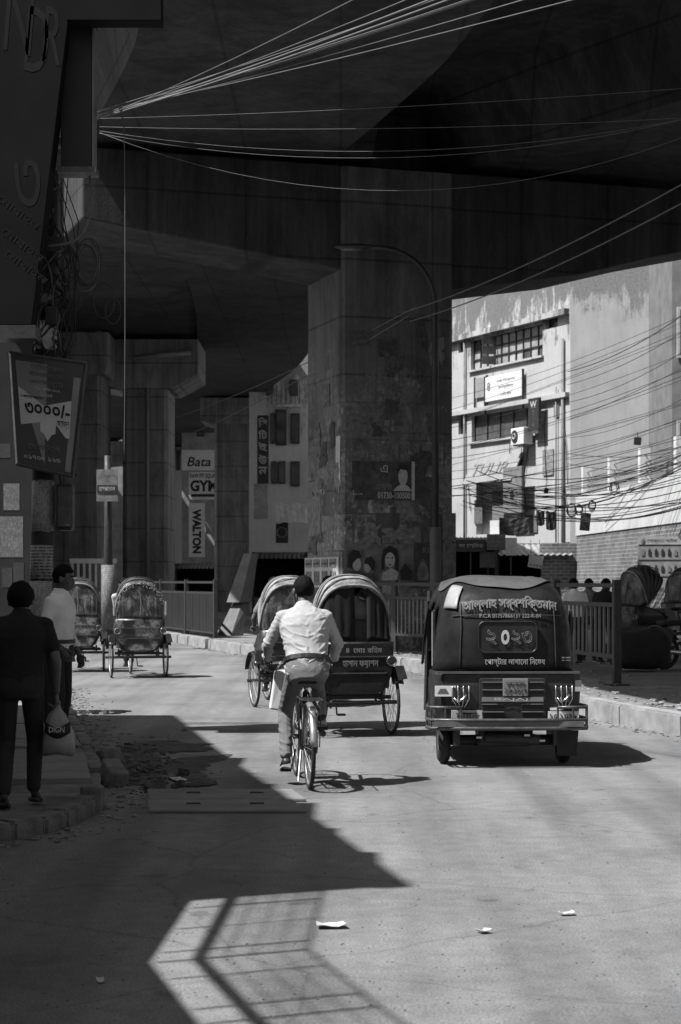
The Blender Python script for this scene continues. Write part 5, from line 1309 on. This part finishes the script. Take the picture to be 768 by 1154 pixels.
# stitched seams of the canvas
SEAM = M('canvas seam', .035, .6, .3, 9)
for x in (-.44, .44): MB().tube([on_rear_(x*(1-.06*(z-.9)), z) for z in (.89, 1.0, 1.1, 1.2, 1.3, 1.4, 1.5)], .005, 5).build('seam', SEAM, auto, True)
MB().tube([on_rear_(x/10, 1.40-.02*abs(x/6)) for x in range(-5, 6)], .005, 5).build('seam', SEAM, auto, True)
# rear window
def on_rear(x, z, o=.008): return V((x, cy(x, z)-o-.012, z))
def rrect(x0, x1, z0, z1, r, n=6):
    out = []
    for (cx, cz, a) in ((x1-r, z1-r, 0), (x0+r, z1-r, PI/2), (x0+r, z0+r, PI), (x1-r, z0+r, 1.5*PI)):
        for k in range(n+1): out.append((cx+r*math.cos(a+PI/2*k/n), cz+r*math.sin(a+PI/2*k/n)))
    return out
wr = rrect(-.27, .26, 1.05, 1.33, .06)
MB().poly([on_rear(x, z, .006) for x, z in wr], .008, (0, -1, 0)).build('rear_window', M('clear vinyl window', .012, .4, .3, 5), auto)
MB().tube([on_rear(x, z, .016) for x, z in wr], .010, 6, True).build('window_piping', M('piping', .014, .4, .2, 5), auto, True)
def wrp(cx, cz, arch=0):
    def f(x, y, z):
        yy = y-arch*x*x
        return x, yy, -(cy(cx+x, cz+yy))+z+.024
    return f
text('আল্লাহ সর্বশিক্তমান', auto, PAINTW, (.02, 0, 1.50), R_, U_, w=.88, h=.14, warp=wrp(.02, 1.50, .16), outline=.028)
text('P.C.R 01757866131 222-R-84', auto, PAINTW, (.02, 0, 1.385), R_, U_, w=.56, h=.035, warp=wrp(.02, 1.385))
text('২', auto, PAINTD, (-.155, 0, 1.19), R_, U_, w=.10, h=.14, warp=wrp(-.155, 1.19), outline=.02, off=.014)
text('০', auto, PALE, (-.03, 0, 1.19), R_, U_, w=.075, h=.13, warp=wrp(-.03, 1.19), bold=.03, off=.014)
text('২৩', auto, PAINTD, (.12, 0, 1.19), R_, U_, w=.19, h=.13, warp=wrp(.12, 1.19), outline=.02, off=.014)
text('েপাস্টার লাগােনা িনেষধ', auto, PALE, (.06, 0, .965), R_, U_, w=.55, h=.085, warp=wrp(.06, .965))
MB().box(on_rear(.53, 1.0, .012), (.1, .008, .012)).build('small_label', MID, auto); MB().box(on_rear(.53, .975, .012), (.1, .008, .008)).build('small_label', MID, auto)
# lower body
m = MB()
def bsec(z, w_, y0): return [V((x, y, z)) for x, y in ((-w_+.08, y0), (w_-.08, y0), (w_, y0+.08), (w_, .28), (-w_, .28), (-w_, y0+.08))]
m.loft([bsec(.33, .62, -.34), bsec(.45, .66, -.40), bsec(.75, .675, -.425), bsec(.87, .672, -.42)]); m.build('tail_body', AUTOP, auto, False, .02)
MB().box((0, -.43, .868), (1.30, .03, .02)).build('waist_rail', STEEL, auto)
MB().box((0, .95, .33), (1.22, 1.4, .08)).build('floor', DARK, auto); MB().box((0, .34, .62), (1.2, .5, .16)).build('passenger_seat', SEATM, auto, bevel=.05); MB().box((0, .1, .95), (1.2, .12, .5)).build('seat_back', SEATM, auto, bevel=.05)
MB().box((0, 1.05, .62), (.5, .4, .3)).build('driver_seat', SEATM, auto, bevel=.05)
m = MB(); m.loft([[V((x, 1.62, z)) for x, z in ((-.6, .3), (.6, .3), (.6, 1.0), (-.6, 1.0))], [V((x, 2.0, z)) for x, z in ((-.42, .32), (.42, .32), (.42, .98), (-.42, .98))], [V((x, 2.2, z)) for x, z in ((-.2, .4), (.2, .4), (.2, .85), (-.2, .85))]]); m.build('front_cowl', AUTOP, auto, False, .04)
for s in (-1, 1):
    MB().tube([(s*.58, 1.66, 1.0), (s*.56, 1.72, 1.6)], .025, 8).build('windscreen_post', DARK, auto)
    MB().box((s*.64, .06, 1.14), (.03, .07, .58)).build('door_pillar', AUTOP, auto, bevel=.01)
    MB().box((s*.655, .10, 1.16), (.006, .04, .5)).build('pillar_strip', PALE, auto)
    MB().tube([(s*.62, 1.45, .4), (s*.60, 1.45, 1.5)], .02, 8).build('front_post', DARK, auto)
m = MB(); m.box((0, 1.70, 1.3), (1.08, .012, .55)).build('windscreen', M('auto windscreen', .05, .1, .1, 3), auto)
# engine lid with louvres
MB().poly([(x, -.428, z) for x, z in rrect(-.27, .34, .42, .82, .03)], .018, (0, -1, 0)).build('engine_lid', AUTOP, auto, False, .006)
for x in (-.145, .215):
    for z in (.76, .69, .56, .49):
        if x < 0 or True:
            MB().poly([(xx, -.447, zz) for xx, zz in rrect(x-.10, x+.10, z-.016, z+.016, .014, 3)], .004, (0, -1, 0)).build('louvre_slot', INK, auto)
            MB().tube([(x-.10, -.455, z+.02), (x+.10, -.455, z+.02)], .006, 6).build('louvre_lip', STEEL, auto)
MB().box((.035, -.452, .625), (.56, .012, .04)).build('lid_band', MID, auto)
MB().box((.06, -.462, .735), (.23, .012, .16)).build('number_plate', MID, auto, bevel=.004)
text('ঢাকা েমেটৰা', auto, INK, (.06, -.468, .775), R_, U_, w=.17, h=.035); text('১৫-২০১৭', auto, INK, (.06, -.468, .71), R_, U_, w=.19, h=.055)
text('BAJAJ', auto, PALE, (.02, -.464, .625), R_, U_, w=.3, h=.026)
# tail lamps behind curved chrome bars
for s, xc in ((-1, -.44), (1, .50)):
    MB().box((xc, -.437, .66), (.16, .04, .15)).build('tail_lamp', M('dark red lamp lens', .03, .15, .2, 9), auto, bevel=.015)
    g_ = MB()
    for k in range(4):
        x = xc-.075+k*.05
        g_.tube([(x, -.45, .755), (x, -.475, .74), (x, -.475, .63), (xc+(x-xc)*.55, -.475, .57), (xc+(x-xc)*.4, -.45, .54)], .006, 6)
    g_.build('lamp_guard', CHROME, auto, True)
    m = MB(); m.tube([(xc-.06, -.478, .64), (xc-.03, -.48, .60), (xc+.02, -.48, .63), (xc+.05, -.48, .67)], .009, 6).build('guard_loop', CHROME, auto, True)
MB().box((-.575, -.43, .70), (.19, .03, .095)).build('sticker', WHITE, auto); [MB().box((-.60, -.446, .685+.017*k), (.1-.02*k, .004, .006)).build('printed_line', DARK, auto) for k in range(3)]
MB().box((.64, -.40, .745), (.06, .03, .1)).build('sticker', PALE, auto)
MB().box((-.38, -.425, .47), (.28, .05, .11)).build('lettered_plate', PALE, auto); text('মামুন', auto, INK, (-.38, -.45, .47), R_, U_, w=.2, h=.08, bold=.02)
MB().box((.50, -.425, .465), (.28, .05, .10)).build('lettered_plate', WHITE, auto); text('১০.১০২৮', auto, INK, (.50, -.45, .465), R_, U_, w=.25, h=.065, bold=.02)
MB().box((.44, -.425, .535), (.12, .04, .02)).build('small_label', WHITE, auto)
# bumper
BUMP = M('bumper steel', .075, .4, .4, 12, metal=.4)
for z, r_ in ((.44, .016), (.365, .018)):
    MB().tube([(-.70, .0, z), (-.735, -.30, z), (-.71, -.47, z), (-.4, -.515, z), (0, -.53, z), (.4, -.515, z), (.71, -.47, z), (.735, -.30, z), (.70, .0, z)], r_, 8).build('bumper_rail', BUMP, auto, True)
MB().poly([(x, -.515, z) for x, z in ((-.68, .38), (.68, .38), (.68, .43), (-.68, .43))], .012, (0, 1, 0)).build('bumper_plate', M('bumper plate', .11, .4, .3, 9), auto)
for s in (-1, 1):
    MB().tube([(s*.70, .0, .555), (s*.735, -.30, .555), (s*.71, -.47, .555), (s*.44, -.505, .555)], .014, 8).build('side_guard_rail', BUMP, auto, True)
    for (x, y) in ((.735, -.28), (.71, -.47), (.58, -.49), (.44, -.505)): MB().tube([(s*x, y, .365), (s*x, y, .555)], .011, 6).build('guard_upright', BUMP, auto)
    w_ = MB(); w_.torus((0, 0, 0), .155, .058, 'x', 32, 10, 1.0); wt = w_.build('rear_wheel', RUB, auto, True); wt.location = (s*.56, .0, .213)
    MB().cyl((-.045, 0, 0), (.045, 0, 0), .105, 20).build('rim', RIMM, wt); MB().cyl((-.055, 0, 0), (.055, 0, 0), .04, 10).build('hub_cap', CHROME, wt)
    MB().box((s*.46, -.05, .30), (.06, .5, .22)).build('inner_wing', DARK, auto)
    MB().poly([(s*.66, -.30, .33), (s*.46, -.30, .33), (s*.46, -.31, .10), (s*.64, -.31, .10)], .008, (0, 1, 0)).build('mud_flap', BLK, auto) if s > 0 else None
MB().cyl((-.5, 0, .22), (.5, 0, .22), .05, 10).build('rear_axle', DARK, auto); MB().box((0, -.05, .28), (.5, .4, .2)).build('engine', DARK, auto, bevel=.03)
MB().tube([(-.2, -.3, .27), (.25, -.3, .25), (.3, -.3, .24)], .05, 10).build('silencer', DARK, auto, True)
for (x, z) in ((-.26, .27), (.18, .29), (.32, .24)): MB().box((x, -.34, z), (.05, .02, .018)).build('bracket', ALU, auto)
w_ = MB(); w_.torus((0, 0, 0), .155, .055, 'x', 32, 10); wt = w_.build('front_wheel', RUB, auto, True); wt.location = (0, 1.98, .21); MB().cyl((-.04, 0, 0), (.04, 0, 0), .1, 16).build('rim', RIMM, wt)
# ================================================================== PEOPLE
def remesh(mb, voxel, it=4, wr=0, wscale=9, seed=0, dirn=(1, 1, 1)):
    zr = (min(v[2] for v in mb.v), max(v[2] for v in mb.v))
    me = bpy.data.meshes.new('body'); me.from_pydata(mb.v, [], mb.f); me.update()
    bm = bmesh.new(); bm.from_mesh(me); bmesh.ops.recalc_face_normals(bm, faces=bm.faces); bm.to_mesh(me); bm.free()
    o = bpy.data.objects.new('tmp', me); COL.objects.link(o)
    r = o.modifiers.new('r', 'REMESH'); r.mode = 'VOXEL'; r.voxel_size = voxel
    s = o.modifiers.new('s', 'SMOOTH'); s.factor = .5; s.iterations = it
    dg = bpy.context.evaluated_depsgraph_get(); dg.update()
    out = bpy.data.meshes.new_from_object(o.evaluated_get(dg))
    bpy.data.objects.remove(o)
    if wr:
        no = [v.normal.copy() for v in out.vertices]
        for v, n in zip(out.vertices, no):
            p = V((v.co.x*dirn[0], v.co.y*dirn[1], v.co.z*dirn[2]))*wscale+V((seed, seed*.7, 0))
            p = V((v.co.x*5+v.co.z*4*math.copysign(1, v.co.x)+seed, v.co.y*5+seed*.7, v.co.z*15-abs(v.co.x)*9))
            q = noise.noise(p)+.35*noise.noise(p*2.3)
            lo = max(.25, min(1, 1-(v.co.z-zr[0])/(zr[1]-zr[0]+1e-6)))
            v.co += n*wr*lo*(.6-min(1, abs(q)*3.2))
    for p in out.polygons: p.use_smooth = True
    return out
def ringpts(c, a, b, ra, rb, n=18, e=.85):
    out = []
    for k in range(n):
        t = 2*PI*k/n; ct, st = math.cos(t), math.sin(t)
        out.append(c+a*(ra*math.copysign(abs(ct)**e, ct))+b*(rb*math.copysign(abs(st)**e, st)))
    return out
def hand(mb, wr, d, nrm, side, curl=.5, k=1.0):
    """palm and five fingers; d = forearm direction, nrm = back of the hand, side = thumb side"""
    d = V(d).normalized(); nrm = V(nrm); nrm = (nrm-d*nrm.dot(d)).normalized(); s = V(side); s = (s-d*s.dot(d)-nrm*s.dot(nrm)).normalized()
    pc = wr+d*.05*k
    R = Matrix((s, nrm, d)).transposed()
    mb.ell(pc, (.042*k, .018*k, .055*k), 10, 6, R)
    for i, L in enumerate((.07, .078, .072, .056)):
        b = wr+d*.088*k+s*(.028-.019*i)*k
        m1 = b+(d*math.cos(curl)-nrm*math.sin(curl))*L*.5*k
        m2 = m1+(d*math.cos(curl*2.2)-nrm*math.sin(curl*2.2))*L*.5*k
        mb.limb(b, m1, .0088*k, .008*k, 6); mb.limb(m1, m2, .008*k, .0065*k, 6)
    b = wr+d*.025*k+s*.03*k; m1 = b+(d*.6+s*.7-nrm*.2).normalized()*.04*k; m2 = m1+(d*.9+s*.1-nrm*.5).normalized()*.035*k
    mb.limb(b, m1, .011*k, .0095*k, 6); mb.limb(m1, m2, .0095*k, .007*k, 6)
SKIN = M('brown skin', .085, .55, .15, 12); HAIRM = M('black hair', .005, .8, .4, 60, spec=.12, bump=.9, bscale=120, bdist=.005)
def person(label, J, loc, rz, shirt, trous, shoe, group=None, sleeve=1.0, voxel=.011, face=V((0, 1, 0)), wr=.006, hands=True, belt=None, hairlen=0, girth=1.0, legs=True, sandal=False, bush=1.03):
    t = thing('person', label, 'person', loc, rz, group)
    g = {k: V(v) for k, v in J.items()}
    Rv = (g['sR']-g['sL']).normalized()
    sp_ = (g['neck']-g['pel']).normalized(); Fv = sp_.cross(Rv).normalized()
    if Fv.dot(V(face)) < -.2: pass
    # torso lofts
    def torso(mb, ex, lo=True):
        pel, ch, nk = g['pel'], g['chest'], g['neck']
        rows = []
        for c, a, b in ((pel-sp_*.10, .145, .105), (pel, .158, .118), (pel.lerp(ch, .35), .152, .112), (pel.lerp(ch, .7), .165, .118), (ch, .182, .124), (ch.lerp(nk, .4), .178, .115), (ch.lerp(nk, .75), .135, .09), (nk, .075, .068), (nk+sp_*.025, .058, .058)):
            rows.append(ringpts(c, Rv, Fv, a*girth+ex, b*girth+ex))
        mb.loft(rows)
        for s in 'RL': mb.limb(nk.lerp(ch, .3), g['s'+s]-sp_*.012, .058+ex, .047+ex, 10)
    b = MB(); torso(b, -.012)
    hc = g['head']; fz = V(face).normalized(); up_ = (hc-g['neck']).normalized(); up_ = (V((0, 0, 1))*.7+up_*.3).normalized()
    fz = (fz-up_*fz.dot(up_)).normalized(); hx = fz.cross(up_).normalized(); HR = Matrix((hx, fz, up_)).transposed()
    hp = lambda x, y, z: hc+HR @ V((x, y, z))
    b.limb(g['neck']-sp_*.02, hp(0, -.02, -.06), .055, .052)
    b.ell(hp(0, -.01, .03), (.076, .094, .092), 18, 12, HR); b.ell(hp(0, .022, -.045), (.058, .066, .075), 14, 10, HR); b.ell(hp(0, .05, -.088), (.03, .03, .026), 10, 8, HR)
    b.ell(hp(0, .088, -.022), (.014, .02, .028), 8, 6, HR); b.ell(hp(0, .098, -.036), (.019, .014, .012), 8, 6, HR)
    b.ell(hp(0, .072, .026), (.05, .018, .012), 10, 6, HR); b.ell(hp(0, .078, -.070), (.026, .014, .012), 8, 6, HR)
    for s in (-1, 1):
        b.ell(hp(s*.086, -.014, -.008), (.014, .024, .036), 8, 6, HR)
        b.ell(hp(s*.04, .05, -.03), (.022, .024, .022), 8, 6, HR)
    for s in 'RL':
        b.limb(g['s'+s], g['e'+s], .047, .038); b.limb(g['e'+s], g['w'+s], .040, .027)
        if legs:
            b.limb(g['h'+s], g['k'+s], .072, .05); b.limb(g['k'+s], g['a'+s], .050, .034); b.limb(g['a'+s], g['t'+s], .036, .028); b.ell(g['a'+s].lerp(g['t'+s], .75)-V((0, 0, .012)), (.042, .05, .024))
    me = remesh(b, voxel, 3)
    body = obj('body', me, SKIN, t, True)
    if hands:
        hm = MB()
        for s in 'RL':
            d = g.get('d'+s, g['w'+s]-g['e'+s]); nv = g.get('n'+s, V((1 if s == 'R' else -1, 0, 0))); sv = g.get('v'+s, V((0, 1, 0)))
            hand(hm, g['w'+s], d, nv, sv, g.get('c'+s, V((.6, 0, 0))).x)
        hmesh = hm.mesh('hand')
        bm = bmesh.new(); bm.from_mesh(me); bm.from_mesh(hmesh); bm.to_mesh(me); bm.free()
        me.polygons.foreach_set('use_smooth', [True]*len(me.polygons))
    # eyes, brows, mouth
    for s in (-1, 1):
        e = MB(); e.ell(hp(s*.031, .076, .004), (.014, .010, .0075), 10, 6, HR); e.build('eye', M('eye white', .3, .3, .1, 5), t, True)
        e = MB(); e.ell(hp(s*.031, .084, .004), (.006, .004, .006), 8, 6, HR); e.build('iris', INK, t, True)
        e = MB(); e.tube([hp(s*.012, .090, .024), hp(s*.032, .090, .030), hp(s*.052, .076, .024)], .0045, 6); e.build('eyebrow', HAIRM, t, True)
    e = MB(); e.tube([hp(-.024, .082, -.068), hp(0, .092, -.066), hp(.024, .082, -.068)], .0045, 6); e.build('mouth', M('lip tone', .05, .5, .1, 5), t, True)
    # hair cap: pulled inside the head over the face
    h = MB(); h.ell((0, 0, 0), (1, 1, 1), 36, 24); vs_ = []
    for v in h.v:
        v = V(v); x, y, z = v
        line = .34 if y > .35 else (-.10-.68*min(1, max(0, (.2-y)/.6))-hairlen)
        k = 1.0 if z > line else .80
        nn = (1+.06*noise.noise(v*5)+.04*noise.noise(v*13))*(bush if z > -.2 else 1+(bush-1)*.5)
        vs_.append(hp(x*.084*k*nn, (-.012+y*.104*k*nn) if k == 1 else (-.012+y*.08), (.028+z*.104*k*nn) if k == 1 else (.02+z*.08)))
    h.v = [tuple(v) for v in vs_]; h.build('hair', HAIRM, t, True)
    # shirt
    m = MB(); torso(m, .012)
    for s in 'RL':
        m.limb(g['s'+s]-sp_*.015, g['s'+s].lerp(g['e'+s], 1.0 if sleeve > .5 else .62), .057, .052 if sleeve > .5 else .06)
        if sleeve > .5: m.limb(g['e'+s], g['e'+s].lerp(g['w'+s], min(1, sleeve)*.93), .052, .042 if sleeve >= 1 else .05)
    sm = remesh(m, voxel, 3, wr, 11, rz+loc[0], (1, 1, 1.6)); obj('shirt', sm, shirt, t, True)
    # collar
    nk = g['neck']; m = MB(); m.loft([ringpts(nk+sp_*z, Rv, Fv, r_, r_*1.02, 18, 1) for z, r_ in ((-.01, .076), (.03, .069), (.042, .064))], caps=False); o = m.build('collar', shirt, t, True); so = o.modifiers.new('t', 'SOLIDIFY'); so.thickness = .006
    if legs:
        m = MB(); pel = g['pel']
        m.loft([ringpts(pel+sp_*z, Rv, Fv, a*girth, b_*girth) for z, a, b_ in ((-.15, .13, .11), (-.08, .168, .128), (0, .172, .128), (.05, .165, .122))])
        for s in 'RL':
            m.limb(g['h'+s], g['k'+s], .092, .066); m.limb(g['k'+s], g['k'+s].lerp(g['a'+s], .93), .066, .054)
        tm = remesh(m, voxel, 3, wr*.45, 9, rz+loc[1], (1, 1, 1.5)); obj('trousers', tm, trous, t, True)
        if belt:
            m = MB(); m.loft([ringpts(pel+sp_*z, Rv, Fv, .183*girth, .141*girth, 24) for z in (.018, .055)], caps=False); o = m.build('belt', belt, t); so = o.modifiers.new('t', 'SOLIDIFY'); so.thickness = .008
        for s in 'RL':
            a, tt = g['a'+s], g['t'+s]; d = (tt-a); d.z *= .4; d.normalize(); sd_ = d.cross(V((0, 0, 1))).normalized(); ff = (tt-a); 
            sole = MB(); heel = a-V((0, 0, .075))-d*.05; toe = tt-V((0, 0, .035))+d*.05
            if sandal:
                rr = []
                for q, w2 in ((0, .03), (.15, .038), (.5, .036), (.8, .046), (1, .025)):
                    c = heel.lerp(toe, q)
                    rr.append([c+sd_*w2*u+V((0, 0, z)) for u, z in ((-1, -.012), (1, -.012), (1, .01), (-1, .01))])
                sole.loft(rr).build('sandal', shoe, t, False, .004)
                st = MB(); st.tube([heel.lerp(toe, .62)-sd_*.045, heel.lerp(toe, .68)+V((0, 0, .055)), heel.lerp(toe, .62)+sd_*.045], .008, 6).build('sandal_strap', shoe, t)
            else:
                rr = []; upn = sd_.cross(d)
                if upn.z < 0: upn = -upn
                for q, w2, h2 in ((-.03, .026, .05), (.08, .036, .075), (.35, .038, .08), (.6, .044, .052), (.85, .044, .038), (1.0, .03, .028), (1.04, .012, .015)):
                    c = heel.lerp(toe, q)
                    rr.append([c+sd_*w2*math.cos(2*PI*k/14)+upn*(h2*.5+h2*.5*math.sin(2*PI*k/14)) for k in range(14)])
                sh = MB(); sh.loft(rr); so_ = sh.build('shoe', shoe, t, True)
                sl = MB(); sl.loft([[p-upn*(.012) if k % 2 else p-upn*.0 for k, p in enumerate([c2+sd_*(w2+.004)*u+upn*z for u, z in ((-1, -.012), (1, -.012), (1, .012), (-1, .012))])] for c2, w2 in ((heel.lerp(toe, -.04), .026), (heel.lerp(toe, .1), .038), (heel.lerp(toe, .6), .045), (heel.lerp(toe, .88), .042), (heel.lerp(toe, 1.05), .015))])
                sl.build('sole', M('shoe sole', .35, .7, .2, 8), so_)
    return t
SHW = M('white shirt cotton', .36, .85, .06, 5); SHW2 = M('pale work shirt', .72, .9, .12, 6); TRG = M('grey trousers', .15, .9, .12, 8, bump=.1, bscale=200); TRD = M('dark trousers', .02, .9, .2, 8); TSH = M('black t shirt', .012, .95, .2, 6); SHOE = M('dark leather shoe', .03, .45, .2, 8); SAND = M('dark sandal', .025, .6, .2, 8)
# cyclist, in the bicycle's own frame
J = dict(pel=(0, .20, 1.00), chest=(-.005, .33, 1.29), neck=(-.005, .41, 1.475), head=(0, .475, 1.615), sR=(.178, .38, 1.415), sL=(-.188, .38, 1.415), eR=(.285, .46, 1.17), eL=(-.30, .46, 1.17), wR=(.285, .67, 1.045), wL=(-.29, .67, 1.05),
         hR=(.085, .22, .95), hL=(-.085, .22, .95), kR=(.13, .63, .83), kL=(-.15, .53, .61), aR=(.15, .46, .585), aL=(-.155, .36, .235), tR=(.155, .56, .53), tL=(-.155, .475, .165),
         dR=(-.1, 1, -.1), dL=(.1, 1, -.1), nR=(.2, 0, 1), nL=(-.2, 0, 1), vR=(-1, 0, 0), vL=(1, 0, 0), cR=(1.0, 0, 0), cL=(1.0, 0, 0))
cyc = person('cyclist seen from behind in a white shirt, belt and grey trousers', J, bike.location, bh, SHW, TRG, SHOE, None, 1.0, .0085, V((-.1, 1, -.1)), .021, True, M('dark leather belt', .02, .4, .2, 8), girth=1.08)
# man in black walking away with a bag
J = dict(pel=(0, 0, .93), chest=(.0, .02, 1.22), neck=(.01, .05, 1.40), head=(.0, .10, 1.50), sR=(.19, .03, 1.34), sL=(-.19, .03, 1.34), eR=(.27, -.02, 1.06), eL=(-.26, -.03, 1.06), wR=(.265, .04, .83), wL=(-.27, .05, .84),
         hR=(.09, 0, .88), hL=(-.09, 0, .88), kR=(.10, .14, .48), kL=(-.10, .06, .47), aR=(.09, .12, .11), aL=(-.10, -.12, .10), tR=(.10, .25, .05), tL=(-.11, .0, .035), dR=(0, .1, -1), dL=(0, .1, -1), nR=(1, 0, 0), nL=(-1, 0, 0), vR=(0, 1, 0), vL=(0, 1, 0), cR=(1.0, 0, 0))
ml = V(((22-384)/F*13.25, 13.25, .10))
mb_ = person('man in a black t shirt walking away along the left pavement', J, ml, .06, TSH, TRD, SAND, None, .3, .011, V((0, 1, -.25)), .006, sandal=True, girth=1.08, bush=1.2)
mb_.scale = (.97, .97, .97)
# his plastic bag
hw = ml+Matrix.Rotation(.06, 3, 'Z') @ V((.262, .05, .715))
bagt = thing('plastic_bag', 'pale plastic carrier bag with a dark banner in the hand of the man in black', 'bag', hw)
m = MB(); rows = []
for z, a, b2, ox in ((.0, .018, .015, 0), (-.03, .03, .022, 0), (-.07, .062, .04, 0), (-.13, .088, .06, .0), (-.2, .105, .075, .01), (-.27, .115, .08, .012), (-.325, .12, .072, .012), (-.35, .10, .05, .005)):
    rows.append([V((ox+a*math.cos(2*PI*k/28)*(1+.10*noise.noise((k*.8, z*9, 2))), b2*math.sin(2*PI*k/28)*(1+.16*noise.noise((k*.8, z*9, 4))), z-.02*abs(math.cos(2*PI*k/28))**3*(z < -.3)+.012*noise.noise((k*.5, z*6, 7)))) for k in range(28)])
m.loft(rows); m.build('bag', M('white carrier plastic', .26, .35, .1, 6), bagt, True)
m = MB(); rows = []
for j in range(3):
    rows.append([V((.008+(.098)*math.cos(-PI*.85+PI*.7*k/12)*1.06, .069*math.sin(-PI*.85+PI*.7*k/12)*1.12-.006, -.135-.04*j+.02*math.cos(k*.5))) for k in range(13)])
m.loft(rows, closed=False, caps=False); o = m.build('banner', INK, bagt, True); so = o.modifiers.new('t', 'SOLIDIFY'); so.thickness = .004
text('DIGN', bagt, WHITE, (.01, -.088, -.17), R_, U_, w=.11, h=.04)
MB().tube([(-.02, 0, -.02), (-.015, .0, .03), (.015, 0, .03), (.02, 0, -.02)], .006, 6).build('handle', M('white carrier plastic'), bagt, True)
# man in the white shirt, looking over to the road
J = dict(pel=(0, 0, 1.0), chest=(.0, .01, 1.30), neck=(.0, .02, 1.49), head=(.0, .06, 1.625), sR=(.185, .01, 1.42), sL=(-.185, .01, 1.42), eR=(.235, -.04, 1.13), eL=(-.235, -.02, 1.13), wR=(.20, .13, .96), wL=(-.23, .1, .90),
         hR=(.09, 0, .95), hL=(-.09, 0, .95), kR=(.10, .05, .52), kL=(-.10, .02, .52), aR=(.10, .0, .10), aL=(-.11, -.05, .10), tR=(.11, .13, .05), tL=(-.13, .08, .05), dR=(0, .6, -.8), dL=(0, .3, -1), nR=(1, 0, 0), nL=(-1, 0, 0), vR=(0, 1, 0), vL=(0, 1, 0))
fc = Matrix.Rotation(.35, 3, 'Z') @ V((0, 1, -.08))
mw = person('man in a white shirt and dark trousers standing beside the utility pole', J, (( 66-384)/F*17.6, 17.6, .10), math.radians(-108), SHW2, TRD, SHOE, None, .6, .011, V((-.25, 1, -.1)), .006, belt=M('dark leather belt'))
# rickshaw pullers and passengers, in their rickshaw's frame
def puller(label, rk, shirt=SHW2, dx=0, vox=.014, lean=0):
    J = dict(pel=(dx, .80, 1.03), chest=(dx+lean*.5, .90, 1.32), neck=(dx+lean, .96, 1.49), head=(dx+lean, 1.0, 1.63), sR=(dx+lean+.18, .94, 1.43), sL=(dx+lean-.18, .94, 1.43), eR=(.29, 1.0, 1.18), eL=(-.29, 1.0, 1.18), wR=(.27, 1.06, 1.06), wL=(-.27, 1.06, 1.06),
             hR=(.08, .80, .98), hL=(-.08, .80, .98), kR=(.12, 1.12, .80), kL=(-.13, 1.06, .64), aR=(.13, .98, .62), aL=(-.13, .90, .26), tR=(.13, 1.08, .56), tL=(-.13, 1.0, .20), dR=(0, 1, -.1), dL=(0, 1, -.1), nR=(0, 0, 1), nL=(0, 0, 1), vR=(-1, 0, 0), vL=(1, 0, 0), cR=(1, 0, 0), cL=(1, 0, 0))
    return person(label, J, rk.location, rk.rotation_euler.z, shirt, TRD, SAND, 'rickshaw pullers', .3, vox, V((0, 1, 0)), .005, True, sandal=True)
puller('dark haired puller pedalling the rickshaw with the parted curtains', rk1, M('dull check shirt', .15, .9, .3, 20))
puller('puller of the closed rickshaw left of the cyclist', rk2, M('dull check shirt'))
puller('puller in a white shirt leaning out beside the tinsel fringed rickshaw', rk3, SHW, -.06, .014, -.10)
puller('puller of the furthest rickshaw behind the man in the white shirt', rk4, M('dull check shirt'))
J = dict(pel=(.05, .05, 1.05), chest=(.05, .02, 1.34), neck=(.05, .02, 1.50), head=(.05, .06, 1.60), sR=(.22, .02, 1.44), sL=(-.12, .02, 1.44), eR=(.26, .12, 1.2), eL=(-.16, .12, 1.2), wR=(.18, .30, 1.1), wL=(-.08, .30, 1.1),
         hR=(.13, .08, 1.02), hL=(-.03, .08, 1.02), kR=(.15, .45, 1.02), kL=(-.05, .45, 1.02), aR=(.15, .52, .62), aL=(-.05, .52, .62), tR=(.15, .64, .57), tL=(-.05, .64, .57))
ps = person('passenger in a white shirt seen through the parted curtains of the rickshaw', J, rk1.location, rk1.rotation_euler.z, SHW, TRD, SHOE, None, 1.0, .014, V((0, 1, 0)), .006)
# people standing beyond the right hand fence
for k, (px, D, lab, sh) in enumerate(((648, 33, 'leftmost of three onlookers behind the picket fence, in a pale shirt', SHW2), (664, 34, 'middle onlooker behind the picket fence with dark hair', M('dull check shirt')), (682, 33.4, 'onlooker nearest the end post behind the picket fence', TSH))):
    J = dict(pel=(0, 0, .86), chest=(0, .01, 1.14), neck=(0, .02, 1.30), head=(0, .05, 1.40), sR=(.18, 0, 1.24), sL=(-.18, 0, 1.24), eR=(.24, 0, .98), eL=(-.24, 0, .98), wR=(.24, .08, .76), wL=(-.24, .08, .76), hR=(.09, 0, .82), hL=(-.09, 0, .82), kR=(.1, .04, .45), kL=(-.1, .02, .45), aR=(.1, 0, .09), aL=(-.1, 0, .09), tR=(.11, .12, .05), tL=(-.11, .12, .05))
    person(lab, J, ((px-384)/F*D, D, .22), .3-k*.5, sh, TRD, SHOE, 'onlookers behind the fence', .3, .018, V((0, 1, 0)), .0, False)
# drop the helper meshes nobody uses
for me in list(bpy.data.meshes):
    if me.users == 0: bpy.data.meshes.remove(me)
